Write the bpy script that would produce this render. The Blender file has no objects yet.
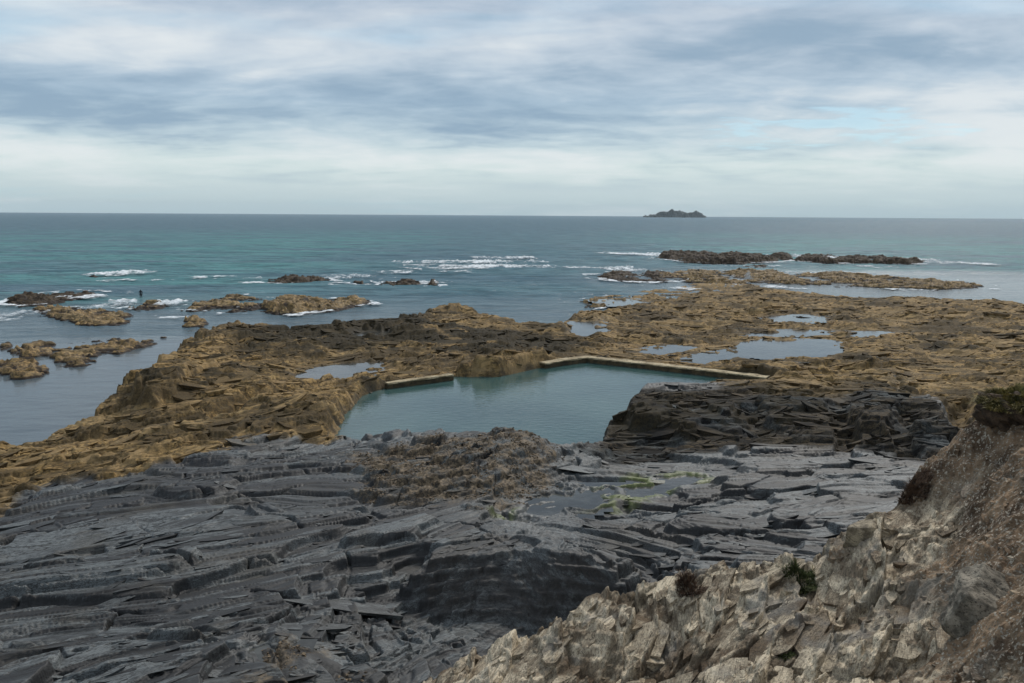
import bpy, math, random
import numpy as np

rng = np.random.default_rng(7)
random.seed(7)
f32 = np.float32
scene = bpy.context.scene
col = scene.collection

# ------------------------------------------------------------------ camera
W, Hh = 1024, 683
F = 850.0
PITCH = math.radians(-8.5)
ROLL = math.radians(0.36)
CAMZ = 14.0
cam_d = bpy.data.cameras.new("camera")
cam = bpy.data.objects.new("camera", cam_d)
col.objects.link(cam)
cam_d.sensor_width = 36.0
cam_d.lens = F / W * 36.0
cam_d.clip_start = 0.2
cam_d.clip_end = 60000
cam.location = (0, 0, CAMZ)
from mathutils import Matrix
M = Matrix.Rotation(math.pi / 2 + PITCH, 4, 'X') @ Matrix.Rotation(ROLL, 4, 'Z')
cam.rotation_euler = M.to_euler()
scene.camera = cam
R3 = np.array(M.to_3x3())

def ray(px, py):
    v = np.array([(px - W / 2) / F, -(py - Hh / 2) / F, -1.0])
    d = R3 @ v
    return d / math.hypot(d[0], d[1])

def at(px, py, z=0.0):
    """ground point seen at a pixel, on the level z"""
    d = ray(px, py)
    if d[2] > -1e-5:
        d = np.array([d[0], d[1], -1e-5])
    t = (z - CAMZ) / d[2]
    return np.array([d[0] * t, d[1] * t])

# ------------------------------------------------------------------ noise
PERM = rng.permutation(4096).astype(np.int32)
RND = rng.random(4096).astype(f32)
RND2 = rng.random(4096).astype(f32)
GX = np.cos(RND * 2 * np.pi).astype(f32)
GY = np.sin(RND * 2 * np.pi).astype(f32)

def hsh(i, j, s):
    return PERM[(PERM[(i + s * 131) & 4095] + j) & 4095]

def pn(x, y, s=0):
    x = np.asarray(x, f32); y = np.asarray(y, f32)
    xi = np.floor(x); yi = np.floor(y)
    fx = x - xi; fy = y - yi
    i = xi.astype(np.int32); j = yi.astype(np.int32)
    u = fx * fx * fx * (fx * (fx * 6 - 15) + 10)
    v = fy * fy * fy * (fy * (fy * 6 - 15) + 10)
    h = hsh(i, j, s); a = GX[h] * fx + GY[h] * fy
    h = hsh(i + 1, j, s); b = GX[h] * (fx - 1) + GY[h] * fy
    h = hsh(i, j + 1, s); c = GX[h] * fx + GY[h] * (fy - 1)
    h = hsh(i + 1, j + 1, s); d = GX[h] * (fx - 1) + GY[h] * (fy - 1)
    a = a + (b - a) * u; c = c + (d - c) * u
    return (a + (c - a) * v) * 1.5

def fbm(x, y, o=4, s=0, g=0.5):
    r = 0; a = 1.0; k = 1.0
    for n in range(o):
        r = r + a * pn(x * k + 17.3 * n, y * k - 9.1 * n, s + n)
        a *= g; k *= 2.03
    return r

def voro(x, y, s=0):
    """F2-F1 edge measure and random value of the nearest cell"""
    x = np.asarray(x, f32); y = np.asarray(y, f32)
    xi = np.floor(x).astype(np.int32); yi = np.floor(y).astype(np.int32)
    f1 = np.full(x.shape, 9, f32); f2 = np.full(x.shape, 9, f32); rid = np.zeros(x.shape, f32)
    for dx in (-1, 0, 1):
        for dy in (-1, 0, 1):
            i = xi + dx; j = yi + dy
            h = hsh(i, j, s)
            d = (i + RND[h] - x) ** 2 + (j + RND2[h] - y) ** 2
            m = d < f1
            f2 = np.where(m, f1, np.minimum(f2, d))
            rid = np.where(m, RND[(h * 7 + 13) & 4095], rid)
            f1 = np.where(m, d, f1)
    return np.sqrt(f2) - np.sqrt(f1), rid

def facets(x, y, s, amp):
    """every Voronoi cell is a plane tilted its own way; also returns the edge measure and a value per cell"""
    x = np.asarray(x, f32); y = np.asarray(y, f32)
    xi = np.floor(x).astype(np.int32); yi = np.floor(y).astype(np.int32)
    f1 = np.full(x.shape, 9, f32); f2 = np.full(x.shape, 9, f32)
    bx = np.zeros(x.shape, f32); by = np.zeros(x.shape, f32); bh = np.zeros(x.shape, np.int32)
    for dx in (-1, 0, 1):
        for dy in (-1, 0, 1):
            i = xi + dx; j = yi + dy
            h = hsh(i, j, s)
            ex = x - (i + RND[h]); ey = y - (j + RND2[h])
            d = ex * ex + ey * ey
            m = d < f1
            f2 = np.where(m, f1, np.minimum(f2, d))
            bx = np.where(m, ex, bx); by = np.where(m, ey, by); bh = np.where(m, h, bh)
            f1 = np.where(m, d, f1)
    k = (bh * 7 + 13) & 4095
    return (bx * GX[k] + by * GY[k]) * amp * (.3 + RND2[k]), np.sqrt(f2) - np.sqrt(f1), RND[k]

def sstep(a, b, x):
    t = np.clip((x - a) / (b - a), 0, 1)
    return t * t * (3 - 2 * t)

def sdf(poly, x, y, far=25.0):
    """signed distance to a polygon, positive inside"""
    poly = np.asarray(poly, f32)
    lo = poly.min(0) - far; hi = poly.max(0) + far
    out = np.full(x.shape, -far, f32)
    m = (x > lo[0]) & (x < hi[0]) & (y > lo[1]) & (y < hi[1])
    if not m.any():
        return out
    px = x[m]; py = y[m]
    d = np.full(px.shape, 1e9, f32); ins = np.zeros(px.shape, bool)
    n = len(poly)
    for k in range(n):
        a = poly[k]; b = poly[(k + 1) % n]
        ex, ey = b - a
        wx = px - a[0]; wy = py - a[1]
        t = np.clip((wx * ex + wy * ey) / (ex * ex + ey * ey + 1e-9), 0, 1)
        d = np.minimum(d, (wx - ex * t) ** 2 + (wy - ey * t) ** 2)
        c = (a[1] > py) != (b[1] > py)
        with np.errstate(all='ignore'):
            xx = a[0] + (py - a[1]) * ex / (ey if abs(ey) > 1e-9 else 1e-9)
        ins ^= c & (px < xx)
    d = np.sqrt(d)
    out[m] = np.where(ins, d, -d)
    return out

class RBF:
    def __init__(s, pts):
        pts = np.array(pts, float)
        s.c = pts[:, :2]; n = len(pts)
        d = np.hypot(s.c[:, None, 0] - s.c[None, :, 0], s.c[:, None, 1] - s.c[None, :, 1])
        A = np.zeros((n + 3, n + 3)); A[:n, :n] = d - np.eye(n) * 0.15
        P = np.c_[np.ones(n), s.c]; A[:n, n:] = P; A[n:, :n] = P.T
        s.w = np.linalg.solve(A, np.r_[pts[:, 2], 0, 0, 0]).astype(f32)
    def __call__(s, x, y):
        n = len(s.c)
        r = s.w[n] + s.w[n + 1] * x + s.w[n + 2] * y
        for k in range(n):
            r = r + s.w[k] * np.sqrt((x - f32(s.c[k, 0])) ** 2 + (y - f32(s.c[k, 1])) ** 2)
        return r.astype(f32)

# ------------------------------------------------------------------ terrain layout (pixel, pixel, height)
SH = [(-250,700,3.0),(-100,683,3.2),(0,683,3.3),(150,683,3.3),(300,683,2.9),(390,683,2.2),
 (-150,600,2.6),(0,600,2.7),(150,600,2.9),(300,600,2.7),(-150,530,1.8),
 (0,540,2.2),(150,540,2.6),(300,540,2.5),(390,535,2.7),
 (0,490,1.6),(100,480,1.9),(200,470,2.1),(300,465,1.8),(334,443,1.5),
 (-100,470,.8),(0,460,.7),(60,440,.8),(105,425,1.3),(150,425,2.0),(250,425,2.2),(320,425,1.6),
 (145,372,2.6),(200,348,2.3),(250,332,2.1),(300,330,2.1),(190,395,1.9),(260,378,1.9),(325,385,1.7),(300,400,2.6),(250,405,2.3),
 (335,326,1.9),(400,320,2.2),(450,322,1.7),(400,345,1.4),(470,345,1.7),(335,350,1.4),(340,372,1.0),
 (500,352,2.2),(480,362,2.0),(530,330,1.2),(560,345,1.2),
 (600,350,1.1),(640,320,1.0),(700,300,1.0),(640,300,.6),(760,320,.9),(850,310,1.1),(950,310,1.3),(1020,320,1.3),(1150,330,1.6),
 (700,350,1.0),(780,365,1.1),(850,350,1.1),(950,350,1.6),(1024,360,2.1),(850,378,1.7),(950,385,2.1),(1030,395,2.4),(1150,400,3),
 (615,412,1.6),(640,399,2.1),(720,395,2.3),(800,393,2.4),(880,399,2.8),(940,415,2.7),
 (615,447,1.3),(700,446,1.7),(780,448,2.0),(870,455,2.3),(940,460,2.5),
 (650,490,1.6),(690,480,1.7),(750,470,2.3),(850,480,2.8),(920,480,3.0),(750,520,2.6),(850,520,3.2),(650,530,2.3),(750,560,3.0),(690,560,2.7),
 (560,510,1.7),(570,480,1.4),(600,500,1.6),
 (380,475,2.1),(440,433,2.6),(470,422,3.0),(520,424,3.1),(548,434,2.6),(500,450,2.9),(480,470,2.6),(560,465,1.9),(520,495,1.8),(400,443,2.2),(430,500,2.2),(360,500,2.1),
 (430,532,3.1),(500,524,3.4),(560,532,3.4),(612,545,3.1),(440,585,1.3),(500,598,1.0),(560,592,1.0),(615,575,1.6),
 (400,640,1.7),(470,630,1.2),(560,620,1.2),(640,590,1.8)]
CL = [(350,740,3.3),(440,672,4.4),(500,642,5.2),(570,612,5.5),(640,582,5.9),(720,562,6.3),(800,556,6.9),(850,534,7.4),
 (880,520,7.6),(900,497,7.9),(945,465,8.4),(960,440,9.0),(975,410,9.8),(1024,388,10.3),(1100,378,10.7),
 (600,683,5.2),(700,683,6.0),(850,683,6.8),(930,683,7.0),(1024,683,8.2),(1010,600,8.7),(945,570,7.7),(905,620,7.3),(800,620,6.9),(700,610,6.2),
 (1024,520,9.0),(960,500,8.3),(1024,455,9.5),(1100,600,9.6),(1150,470,11)]
shore_pts = [(*at(px, py, z), z) for px, py, z in SH]
cliff_pts = [(*at(px, py, z), z) for px, py, z in CL] + [(0,5,6.6),(-5,3,4.0),(6,4,9.6),(3,6.5,7.6),(0,-4,9.),(9,3,11.2),(-8,-3,5.5)]
B_shore = RBF(shore_pts)
B_cliff = RBF(cliff_pts)
CLIFF_POLY = [at(px, py, z) for px, py, z in CL[:15]] + [np.array(p) for p in ((26,14),(26,-10),(-14,-10),(-9,-4),(-4.0,4))]

PLATEAU = [  # outline with height, top, steepness, roughness
 ([(455,376,1.6),(462,352,2.2),(500,340,2.6),(540,344,2.4),(547,362,1.6),(520,374,1.4),(485,378,1.4)], 2.5, 2.6, 1.0),
 ([(136,384,2.6),(146,366,3.0),(172,352,2.9),(190,360,2.7),(180,382,2.6),(150,396,2.4)], 3.0, 2.5, .5),
 ([(420,556,2.8),(436,533,3.0),(500,524,3.2),(570,530,3.2),(634,552,2.9),(624,563,2.8),(560,548,3.1),(500,541,3.1),(462,550,2.9)], 3.05, 1.1, 1.0),
 ([(640,400,2.4),(700,392,2.6),(800,390,2.8),(838,396,2.8),(832,414,2.6),(760,416,2.5),(690,420,2.4),(640,416,2.2)], 2.5, 1.6, 2.2),
 ([(846,402,3.2),(900,396,3.3),(950,414,3.3),(955,426,3.2),(900,420,3.2),(850,416,3.1)], 3.0, 2.4, 1.8),
 ([(330,322,2.2),(352,316,2.4),(398,310,2.6),(430,314,2.2),(425,326,2.0),(370,332,2.0)], 2.35, 1.2, 1.0),
 ([(446,306,1.4),(476,304,1.4),(480,312,1.2),(450,314,1.2)], 1.5, 1.0, .8),
 ([(212,325,1.8),(246,323,1.8),(256,330,1.9),(215,335,2.0)], 2.0, 1.2, .8),
]
PLATEAU = [([at(a, b, z) for a, b, z in p], top, st, ro) for p, top, st, ro in PLATEAU]
CARVE = [
 ([(828,396,2.5),(842,396,2.5),(850,450,2.2),(838,450,2.2)], 1.9, 1.6),
 ([(744,400,2.4),(756,398,2.4),(752,448,2.),(738,448,2.)], 1.7, 1.1),
 ([(905,404,2.6),(914,404,2.6),(906,452,2.4),(896,452,2.4)], 2.0, 1.5),
 ([(404,592,1.),(480,606,1.),(560,598,1.),(622,578,1.),(650,584,1.5),(600,612,1.),(520,640,1.),(450,652,1.),(400,640,1.3)], 1.9, .7),
 ([(222,418,1.4),(262,403,1.4),(312,387,1.4),(326,377,1.3),(300,383,1.5),(250,396,1.5),(212,412,1.4)], .95, 1.3),
 ([(955,400,2.2),(966,396,2.2),(975,430,2.4),(962,445,2.4)], 1.4, 1.5),
]
CARVE = [([at(a, b, z) for a, b, z in p], z0, st) for p, z0, st in CARVE]

def B_full(x, y, n1=0., n2=0.):
    B = B_shore(x, y)
    for p, z0, st in CARVE:
        d = sdf(p, x + n1 * .4 + n2 * .15, y + n1 * .4 + n2 * .15, 8)
        B = np.where(d > -7.5, np.minimum(B, z0 + np.maximum(-d, 0) * st + n1 * .15), B)
    for p, top, st, ro in PLATEAU:
        d = sdf(p, x + n1 * .5 * ro + n2 * .18, y + n1 * .5 * ro + n2 * .18, 8)
        B = np.maximum(B, np.minimum(top + n1 * .25 * ro, top - .2 + d * st))
    for p, z0, st in CARVE[:3]:
        d = sdf(p, x + n1 * 1.2 + n2 * .15, y + n1 * .4 + n2 * .15, 8)
        B = np.where(d > -3.5, np.minimum(B, z0 + np.maximum(-d, 0) * st + n1 * .3), B)
    return B

def on_shore(pts, fn=None):
    """pixels -> first hit of the smooth base surface"""
    fn = fn or B_full
    out = []
    t = np.concatenate([np.linspace(8, 90, 700), np.linspace(90, 330, 500)]).astype(f32)
    for px, py in pts:
        d = ray(px, py)
        x = (d[0] * t).astype(f32); y = (d[1] * t).astype(f32); z = CAMZ + d[2] * t
        k = np.argmax(z < np.maximum(fn(x, y), 0))
        out.append((x[k], y[k]))
    return out

COAST = [at(px, py, z) for px, py, z in [(-260,462,0),(-100,458,0),(0,452,0),(45,441,0),(85,432,0),(108,422,0),(126,405,0),(130,384,.6),(146,358,2.6),(175,345,2.4),(193,334,2.2),(207,323,1.8),(232,320,1.7),(250,323,1.7),
 (300,323,2.1),(345,319,2.1),(392,312,2.3),(430,310,1.8),(445,300,1.2),(478,301,1.2),(484,316,.8),(520,323,.8),(566,324,.7),(585,316,.6),(600,309,.5),(630,305,.4),(618,297,.3),(640,289,.4),(690,281,.5),(745,280,.5),(790,287,.6),(850,295,.7),(920,293,.8),(1024,300,.9),(1250,306,.9),(1450,330,.9)]] + \
 [np.array(p) for p in ((75,50),(60,-20),(-60,-20),(-60,20))]
ZP = 0.9
POOL = [at(px, py, ZP) for px, py in [(331,442),(340,430),(347,412),(362,396),(386,388),(455,377),(500,377),(540,368),(588,359),(680,369),(772,382),(765,388),(700,392),(640,398),(612,425),(590,450),(560,464),(470,452),(385,446)]]
PUDDLES = [  # pixel outline, water level
 ([(676,362),(705,354),(738,350),(746,341),(790,339),(834,341),(834,357),(800,361),(745,356),(720,360),(695,366)], 0.78),
 ([(640,350),(668,346),(690,348),(672,353),(650,355)], 0.78),
 ([(742,333),(790,330),(838,331),(836,335),(790,336),(750,337)], 0.78),
 ([(300,372),(330,366),(376,364),(376,371),(345,380),(305,380)], 0.95),
 ([(352,334),(370,329),(386,331),(382,338),(360,338)], 1.15),
 ([(894,372),(903,374),(908,384),(905,400),(900,404),(897,388)], 1.35),
 ([(570,322),(600,320),(606,332),(590,340),(572,334)], 0.72),
 ([(602,491),(640,487),(690,479),(698,483),(660,495),(615,499)], 1.55),
 ([(510,519),(545,499),(582,488),(598,491),(588,506),(562,518),(528,523)], 1.62),
 ([(248,650),(262,644),(278,652),(276,668),(256,670)], 2.55),
 ([(848,332),(880,332),(905,334),(880,337),(852,336)], 0.8),
 ([(765,318),(800,315),(832,316),(828,321),(790,324)], 0.72),
 ([(590,300),(640,299),(650,302),(612,306)], 0.35),
]
puddles = [([at(px, py, z) for px, py in p], z) for p, z in PUDDLES]

Z_ = {}
Z_['brown'] = on_shore([(-260,540),(-60,525),(0,505),(60,478),(130,462),(190,446),(232,438),(300,436),(338,436),(345,420),(390,395),(470,380),(600,364),(764,386),(800,390),(835,394),(890,388),(930,394),(965,425),(1040,430),(1300,440),(1500,330)]) + [tuple(at(px,py,0)) for px,py in [(1024,292),(600,280),(440,296),(200,305),(120,360),(90,415),(0,445),(-260,450)]]
Z_['weed'] = on_shore([(225,335),(262,325),(330,320),(392,312),(440,320),(480,325),(560,332),(600,345),(560,352),(480,348),(410,342),(340,350),(300,342),(240,352)])
Z_['weed2'] = on_shore([(600,420),(640,398),(760,392),(830,396),(850,430),(760,440),(690,436),(620,444)])
Z_['mound'] = on_shore([(345,452),(420,438),(475,424),(540,428),(575,452),(560,480),(530,505),(500,515),(470,500),(390,500),(350,480)])
Z_['algae'] = on_shore([(590,497),(640,478),(698,470),(712,480),(655,501),(604,507)])
Z_['algae2'] = on_shore([(510,512),(532,508),(528,518),(512,520)])
Z_['palefloor'] = on_shore([(505,522),(550,490),(600,486),(596,508),(610,522),(560,530),(510,530)])
Z_['rust'] = on_shore([(250,640),(300,625),(340,640),(360,683),(300,700),(255,690)])
Z_['ledge'] = on_shore([(592,452),(600,416),(630,392),(700,384),(800,382),(890,384),(940,400),(962,430),(955,458),(900,456),(850,448),(780,444),(690,450)])
Z_['shaded_face'] = on_shore([(415,545),(470,536),(560,542),(634,554),(638,574),(590,594),(540,608),(470,614),(418,604)])  # front of the foreground block, where shade is painted into the colour
OUTCROPS = {
 'headland': on_shore([(110,425),(122,395),(140,355),(185,332),(220,312),(300,316),(345,318),(350,345),(300,365),(345,385),(340,440),(240,442),(150,450)]),
 'overhang': on_shore([(452,380),(455,350),(500,338),(545,345),(548,372),(520,384)]),
 'mound': Z_['mound'],
 'ledge': on_shore([(600,452),(600,420),(640,394),(760,386),(900,392),(962,425),(955,470),(870,462),(780,452),(700,452)]),
 'block': on_shore([(405,560),(420,530),(500,522),(570,528),(640,548),(636,580),(560,605),(470,622),(410,605)]),
}

def bedding(x, y, phi, s):
    wx = fbm(x / 12.0, y / 12.0, 3, s, .35) * 2.4
    c, sn = math.cos(phi), math.sin(phi)
    al = x * c + y * sn
    ac = -x * sn + y * c + wx
    return al.astype(f32), ac.astype(f32)

def strata(g, al, ac, T, tan, La, Lb, s, jit=0.9, sharp=0.22, crack=0.06, foot=0.):
    wa = pn(al / La * .7, ac / Lb * .7, s + 31) * .5
    e, r = voro(al / La + wa, ac / Lb + wa, s)
    t = (g + tan * ac) / T + (r - .5) * 2 * jit
    fl = np.floor(t); fr = t - fl
    q = fl + sstep(1 - sharp, 1, fr) - (r - .5) * 2 * jit * .55
    h = T * q - tan * ac - foot * T * sstep(1 - sharp - .28, 1 - sharp - .06, fr) * sstep(1 - sharp + .10, 1 - sharp, fr)
    return h - crack * (1 - sstep(0.0, 0.10, e)), r

def height(x, y):
    """full rock surface and its zone weights"""
    n1 = fbm(x / 5.0, y / 5.0, 4, 3)
    n2 = fbm(x / 1.3, y / 1.3, 4, 11)
    n3 = fbm(x / 18., y / 18., 3, 19)
    wx = x + n1 * .9 + n2 * .25; wy = y + np.roll(n1, 7) * 0 + fbm(x / 5.0, y / 5.0, 3, 40) * 1.2 + n2 * .3
    B = B_full(x, y, n1, n2)
    al1, ac1 = bedding(x, y, math.radians(33), 50)
    al2, ac2 = bedding(x, y, math.radians(-4), 60)
    wr = sstep(-2, 5, x + n3 * 5)
    # slate
    n1s = fbm(x / 6.0, y / 6.0, 2, 3)
    def slate(al, ac, s):
        wv = pn(al / 3., ac / 2., s + 70) * .3
        f1, e1, r1 = facets(al / 5.5 + wv, ac / 2.6 + wv, s + 71, .22)
        g = B + n1s * .30 + n1 * .05 + n2 * .003 + f1
        g = g - .10 * (1 - sstep(0, .05, e1))
        h, r0 = strata(g, al, ac, .36, .07, 16.0, 2.4, s, .5, .12, .03, .30)
        h, r1 = strata(h * .8 + g * .2, al, ac, .12, .08, 9.0, .75, s + 3, .7, .14, .025, .5)
        h, r2 = strata(h * .85 + g * .15 + n2 * .002, al, ac, .05, .09, 5.0, .28, s + 6, .8, .2, .01, .6)
        return h, r1 * .6 + r2 * .4
    h1, t1 = slate(al1, ac1, 100)
    h2, t2 = slate(al2, ac2, 130)
    Hs = h1 + (h2 - h1) * wr
    tone = t1 + (t2 - t1) * wr
    # brown reef
    far = sstep(60, 120, y)
    def reef(al, ac, s):
        wv = pn(al / 4., ac / 3., s + 70) * .3
        f1, e1, r1 = facets(al / 5.2 + wv, ac / 2.8 + wv, s + 71, .42)
        f2, e2, r2 = facets(al / 1.5 + wv, ac / .8 + wv, s + 75, .18)
        gb = B + n1s * .42 + n1 * .16 + n2 * .05 + n3 * .25 + (r1 - .5) * .22 + f1 + f2 - .22 * (1 - sstep(0, .10, e1)) - .10 * (1 - sstep(0, .10, e2))
        h, r0 = strata(gb, al, ac, .50, .05, 7.0, 2.8, s, .35, .3, .06, .30)
        h = h * (.55 + .3 * far) + gb * (.45 - .3 * far)
        h, r3 = strata(h * .7 + gb * .3, al, ac, .15, .08, 2.8, .7, s + 3, .5, .25, .03, .45)
        return h + n2 * .015, r1 * .6 + r3 * .4
    h1, t1 = reef(al1, ac1, 160)
    h2, t2 = reef(al2, ac2, 190)
    Hb = h1 + (h2 - h1) * wr
    toneb = t1 + (t2 - t1) * wr
    def zone(name, w=1.2):
        return sstep(-w, w, sdf(Z_[name], wx, wy))
    br = sstep(-.5, .5, sdf(Z_['brown'], wx, wy) + n2 * .6)
    mound = sstep(-.6, .8, sdf(Z_['mound'], wx, wy) + n2 * .8 - .4)
    h = Hs + (Hb - Hs) * br
    pf = zone('palefloor', .8)
    h = h + (B + n1 * .06 + n2 * .02 - h) * pf * .4
    h = h + mound * (np.abs(n2) * .14 + fbm(x * 3, y * 3, 3, 77) * .05)
    tone = tone + (toneb - tone) * br
    # sea edge
    dc = sdf(COAST, x + n1 * 1.0 + n2 * .3 + far * n3 * 3, y + n2 * .6 + far * n1 * 3)
    steep = 1.5 + 2.0 * sstep(-10, -18, x) * sstep(40, 50, y) - 1.28 * sstep(-5, 25, x) * sstep(60, 90, y)
    edge = np.minimum(dc * steep * np.clip(1 + n2 * .5, .4, 2), 6) - .15
    h = np.minimum(h, np.maximum(edge, -1.5))
    # pool
    lw = sstep(3, 6, x) * (1 - sstep(53, 58, y))   # the natural rock side is ragged, the walled sides stay straight
    dp = -sdf(POOL, x + n2 * .22 + n1 * 1.3 * lw, y + n2 * .22 + n1 * 1.0 * lw)
    rim = ZP + .22 + n2 * .1
    h = np.where((dp > 0) & (dp < 3.5), np.maximum(h, rim - sstep(2.5, 3.5, dp) * 1.0), h)
    h = np.minimum(h, np.maximum(ZP - .05 + dp * 2.2, ZP - 1.6))
    wet = np.clip(1 - dp / 1.2, 0, 1) * (h < ZP + .5)
    for p, z in puddles:
        ext = np.ptp(np.array(p), axis=0); am = float(np.clip(min(ext) / 6., .12, 1))
        d = -sdf(p, x + (n1 * 1.6 + n2 * .8) * am, y + (n1 * 2.4 + n2 * 1.4) * am, 12)
        d = d + np.maximum(n1 * 1.5 + n2 * 1.1 - .5, -.4) * am
        k = .22
        h = np.where(d < 0, np.minimum(h, z + .05 + np.maximum(d * k, -.35) + n2 * .05 + n1 * .03), h)
        h = np.where((d >= 0) & (d < 1.8), np.clip(h, z - .1 + sstep(0, .5, d) * .22 - np.maximum(d - .7, 0) * .9 + n2 * .06, z + .12 + d * .9), h)
        wet = np.maximum(wet, .8 * (1 - sstep(-.2, .9, d)))
    # cliff in front
    r = np.hypot(x, y)
    cn = fbm(x / 2.2, y / 2.2, 5, 200)
    cn2 = fbm(x / .5, y / .5, 4, 210)
    alc, acc = bedding(x, y, math.radians(50), 220)
    dcl = sdf(CLIFF_POLY, x + cn * .55 + cn2 * .12, y + cn * .45 + cn2 * .1)
    g = np.minimum(B_cliff(x, y), 12.7 - .32 * r + 0 * r)
    g = np.where(r > 9, B_cliff(x, y), g)
    soil = sstep(-.25, .35, (x - (0.40 * y + 1.5)) / 3.0 + cn * .55 + cn2 * .2)
    cns = fbm(x / 2.4, y / 2.4, 2, 200)
    wv = pn(alc / 1.2, acc / .8, 233) * .3
    f1, e1, r1 = facets(alc / 1.6 + wv, acc / .75 + wv, 234, .36)
    f2, e2, r2 = facets(alc / .55 + wv, acc / .22 + wv, 236, .10)
    f3, e3, r3_ = facets(alc / .16 + wv, acc / .09 + wv, 238, .035)
    gp = g + cns * .34 + cn * .06 + f1 + f2 + (r1 - .5) * .22 + cn2 * .03 + f3 + (r2 - .5) * .07 + fbm(x * 5, y * 5, 3, 239) * .016 - .07 * (1 - sstep(0, .05, e1)) - .03 * (1 - sstep(0, .06, e2))
    hp, tp = strata(gp, alc, acc, .16, .12, 1.3, .5, 240, .5, .5, .03, .25)
    hp = hp * .6 + gp * .4
    tp2 = r1 * .6 + r2 * .4
    e, rc = voro(x * 3.2 + cn, y * 3.2 + cn2 * .5, 250)
    e2, rc2 = voro(x * 9 + cn2, y * 9 + cn, 255)
    hsoil = g + cn * .34 + np.abs(cn2) * .14 + sstep(0, .5, e) * .09 * (rc > .6) + sstep(0, .5, e2) * .035 * (rc2 > .5) + fbm(x * 6, y * 6, 3, 260) * .035
    hc = hp + (hsoil - hp) * soil
    hc = hc - np.maximum(-dcl, 0) * (2.6 + cn * 1.0)
    isc = sstep(-.05, .05, hc - h)
    h2 = np.maximum(h, hc)
    tone = np.where(hc > h, tp * .5 + tp2 * .5, tone)
    weed = np.clip(zone('weed', 1.5) + .0, 0, 1)
    weed = np.clip(weed * sstep(-.75, -.1, n1 + n2 * .5 + .2), 0, 1)
    weed = np.maximum(weed, .8 * zone('weed2', .8) * sstep(-.5, .3, n2 + n1 + .1))
    # random dark seaweed patches on the reef near the waterline
    weed = np.maximum(weed, br * .85 * sstep(.25, .6, n1 * .8 + n2 * .5 + n3 * .3 - .15 * far))
    al = np.maximum(zone('algae', .5), zone('algae2', .3)) * sstep(-.2, .3, n2 + .15)
    rust = zone('rust', .5)
    dk = zone('shaded_face', .35)
    za = np.stack([br, weed, isc, soil], -1).astype(f32)
    zb = np.stack([al * (1 - isc), np.clip(wet, 0, 1) * (1 - isc), np.maximum(mound, rust * .8 * sstep(-.2, .4, n2)) * (1 - isc), tone], -1).astype(f32)
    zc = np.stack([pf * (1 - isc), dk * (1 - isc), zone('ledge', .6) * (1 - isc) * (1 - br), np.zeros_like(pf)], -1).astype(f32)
    sal = (al1 + (al2 - al1) * wr) * (1 - isc) + alc * isc
    sac = (ac1 + (ac2 - ac1) * wr) * (1 - isc) + acc * isc
    sc = np.stack([sal, sac, h2], -1).astype(f32)
    return h2.astype(f32), za, zb, zc, sc, hc > h

# ------------------------------------------------------------------ mesh helpers
def mesh_from(name, V, Fq, mat=None, smooth=True, attrs=None, parent=None, link=True):
    me = bpy.data.meshes.new(name)
    V = np.ascontiguousarray(V, dtype=f32); Fq = np.ascontiguousarray(Fq, dtype=np.int32)
    nf, k = Fq.shape
    me.vertices.add(len(V)); me.vertices.foreach_set('co', V.ravel())
    me.loops.add(nf * k); me.loops.foreach_set('vertex_index', Fq.ravel())
    me.polygons.add(nf); me.polygons.foreach_set('loop_start', np.arange(0, nf * k, k, dtype=np.int32))
    me.polygons.foreach_set('use_smooth', np.full(nf, smooth, bool))
    me.update(calc_edges=True)
    for an, (ty, data) in (attrs or {}).items():
        a = me.attributes.new(an, ty, 'POINT')
        a.data.foreach_set('color' if ty == 'FLOAT_COLOR' else ('vector' if ty == 'FLOAT_VECTOR' else 'value'), np.ascontiguousarray(data, dtype=f32).ravel())
    if mat: me.materials.append(mat)
    o = bpy.data.objects.new(name, me)
    if link: col.objects.link(o)
    if parent: o.parent = parent
    return o

def grid_faces(nr, nc):
    i = np.arange(nr * nc, dtype=np.int32).reshape(nr, nc)
    return np.stack([i[:-1, :-1], i[:-1, 1:], i[1:, 1:], i[1:, :-1]], -1).reshape(-1, 4)

def sub_mesh(name, V, Fq, sel, mat, attrs):
    f = Fq[sel]
    u, inv = np.unique(f, return_inverse=True)
    return mesh_from(name, V[u], inv.reshape(f.shape), mat, True, {k: (t, d[u]) for k, (t, d) in attrs.items()})

def tag(o, label=None, cat=None, group=None, kind=None):
    if label: o['label'] = label
    if cat: o['category'] = cat
    if group: o['group'] = group
    if kind: o['kind'] = kind
    return o

def empty(name, loc):
    o = bpy.data.objects.new(name, None); col.objects.link(o); o.location = loc
    return o

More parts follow.
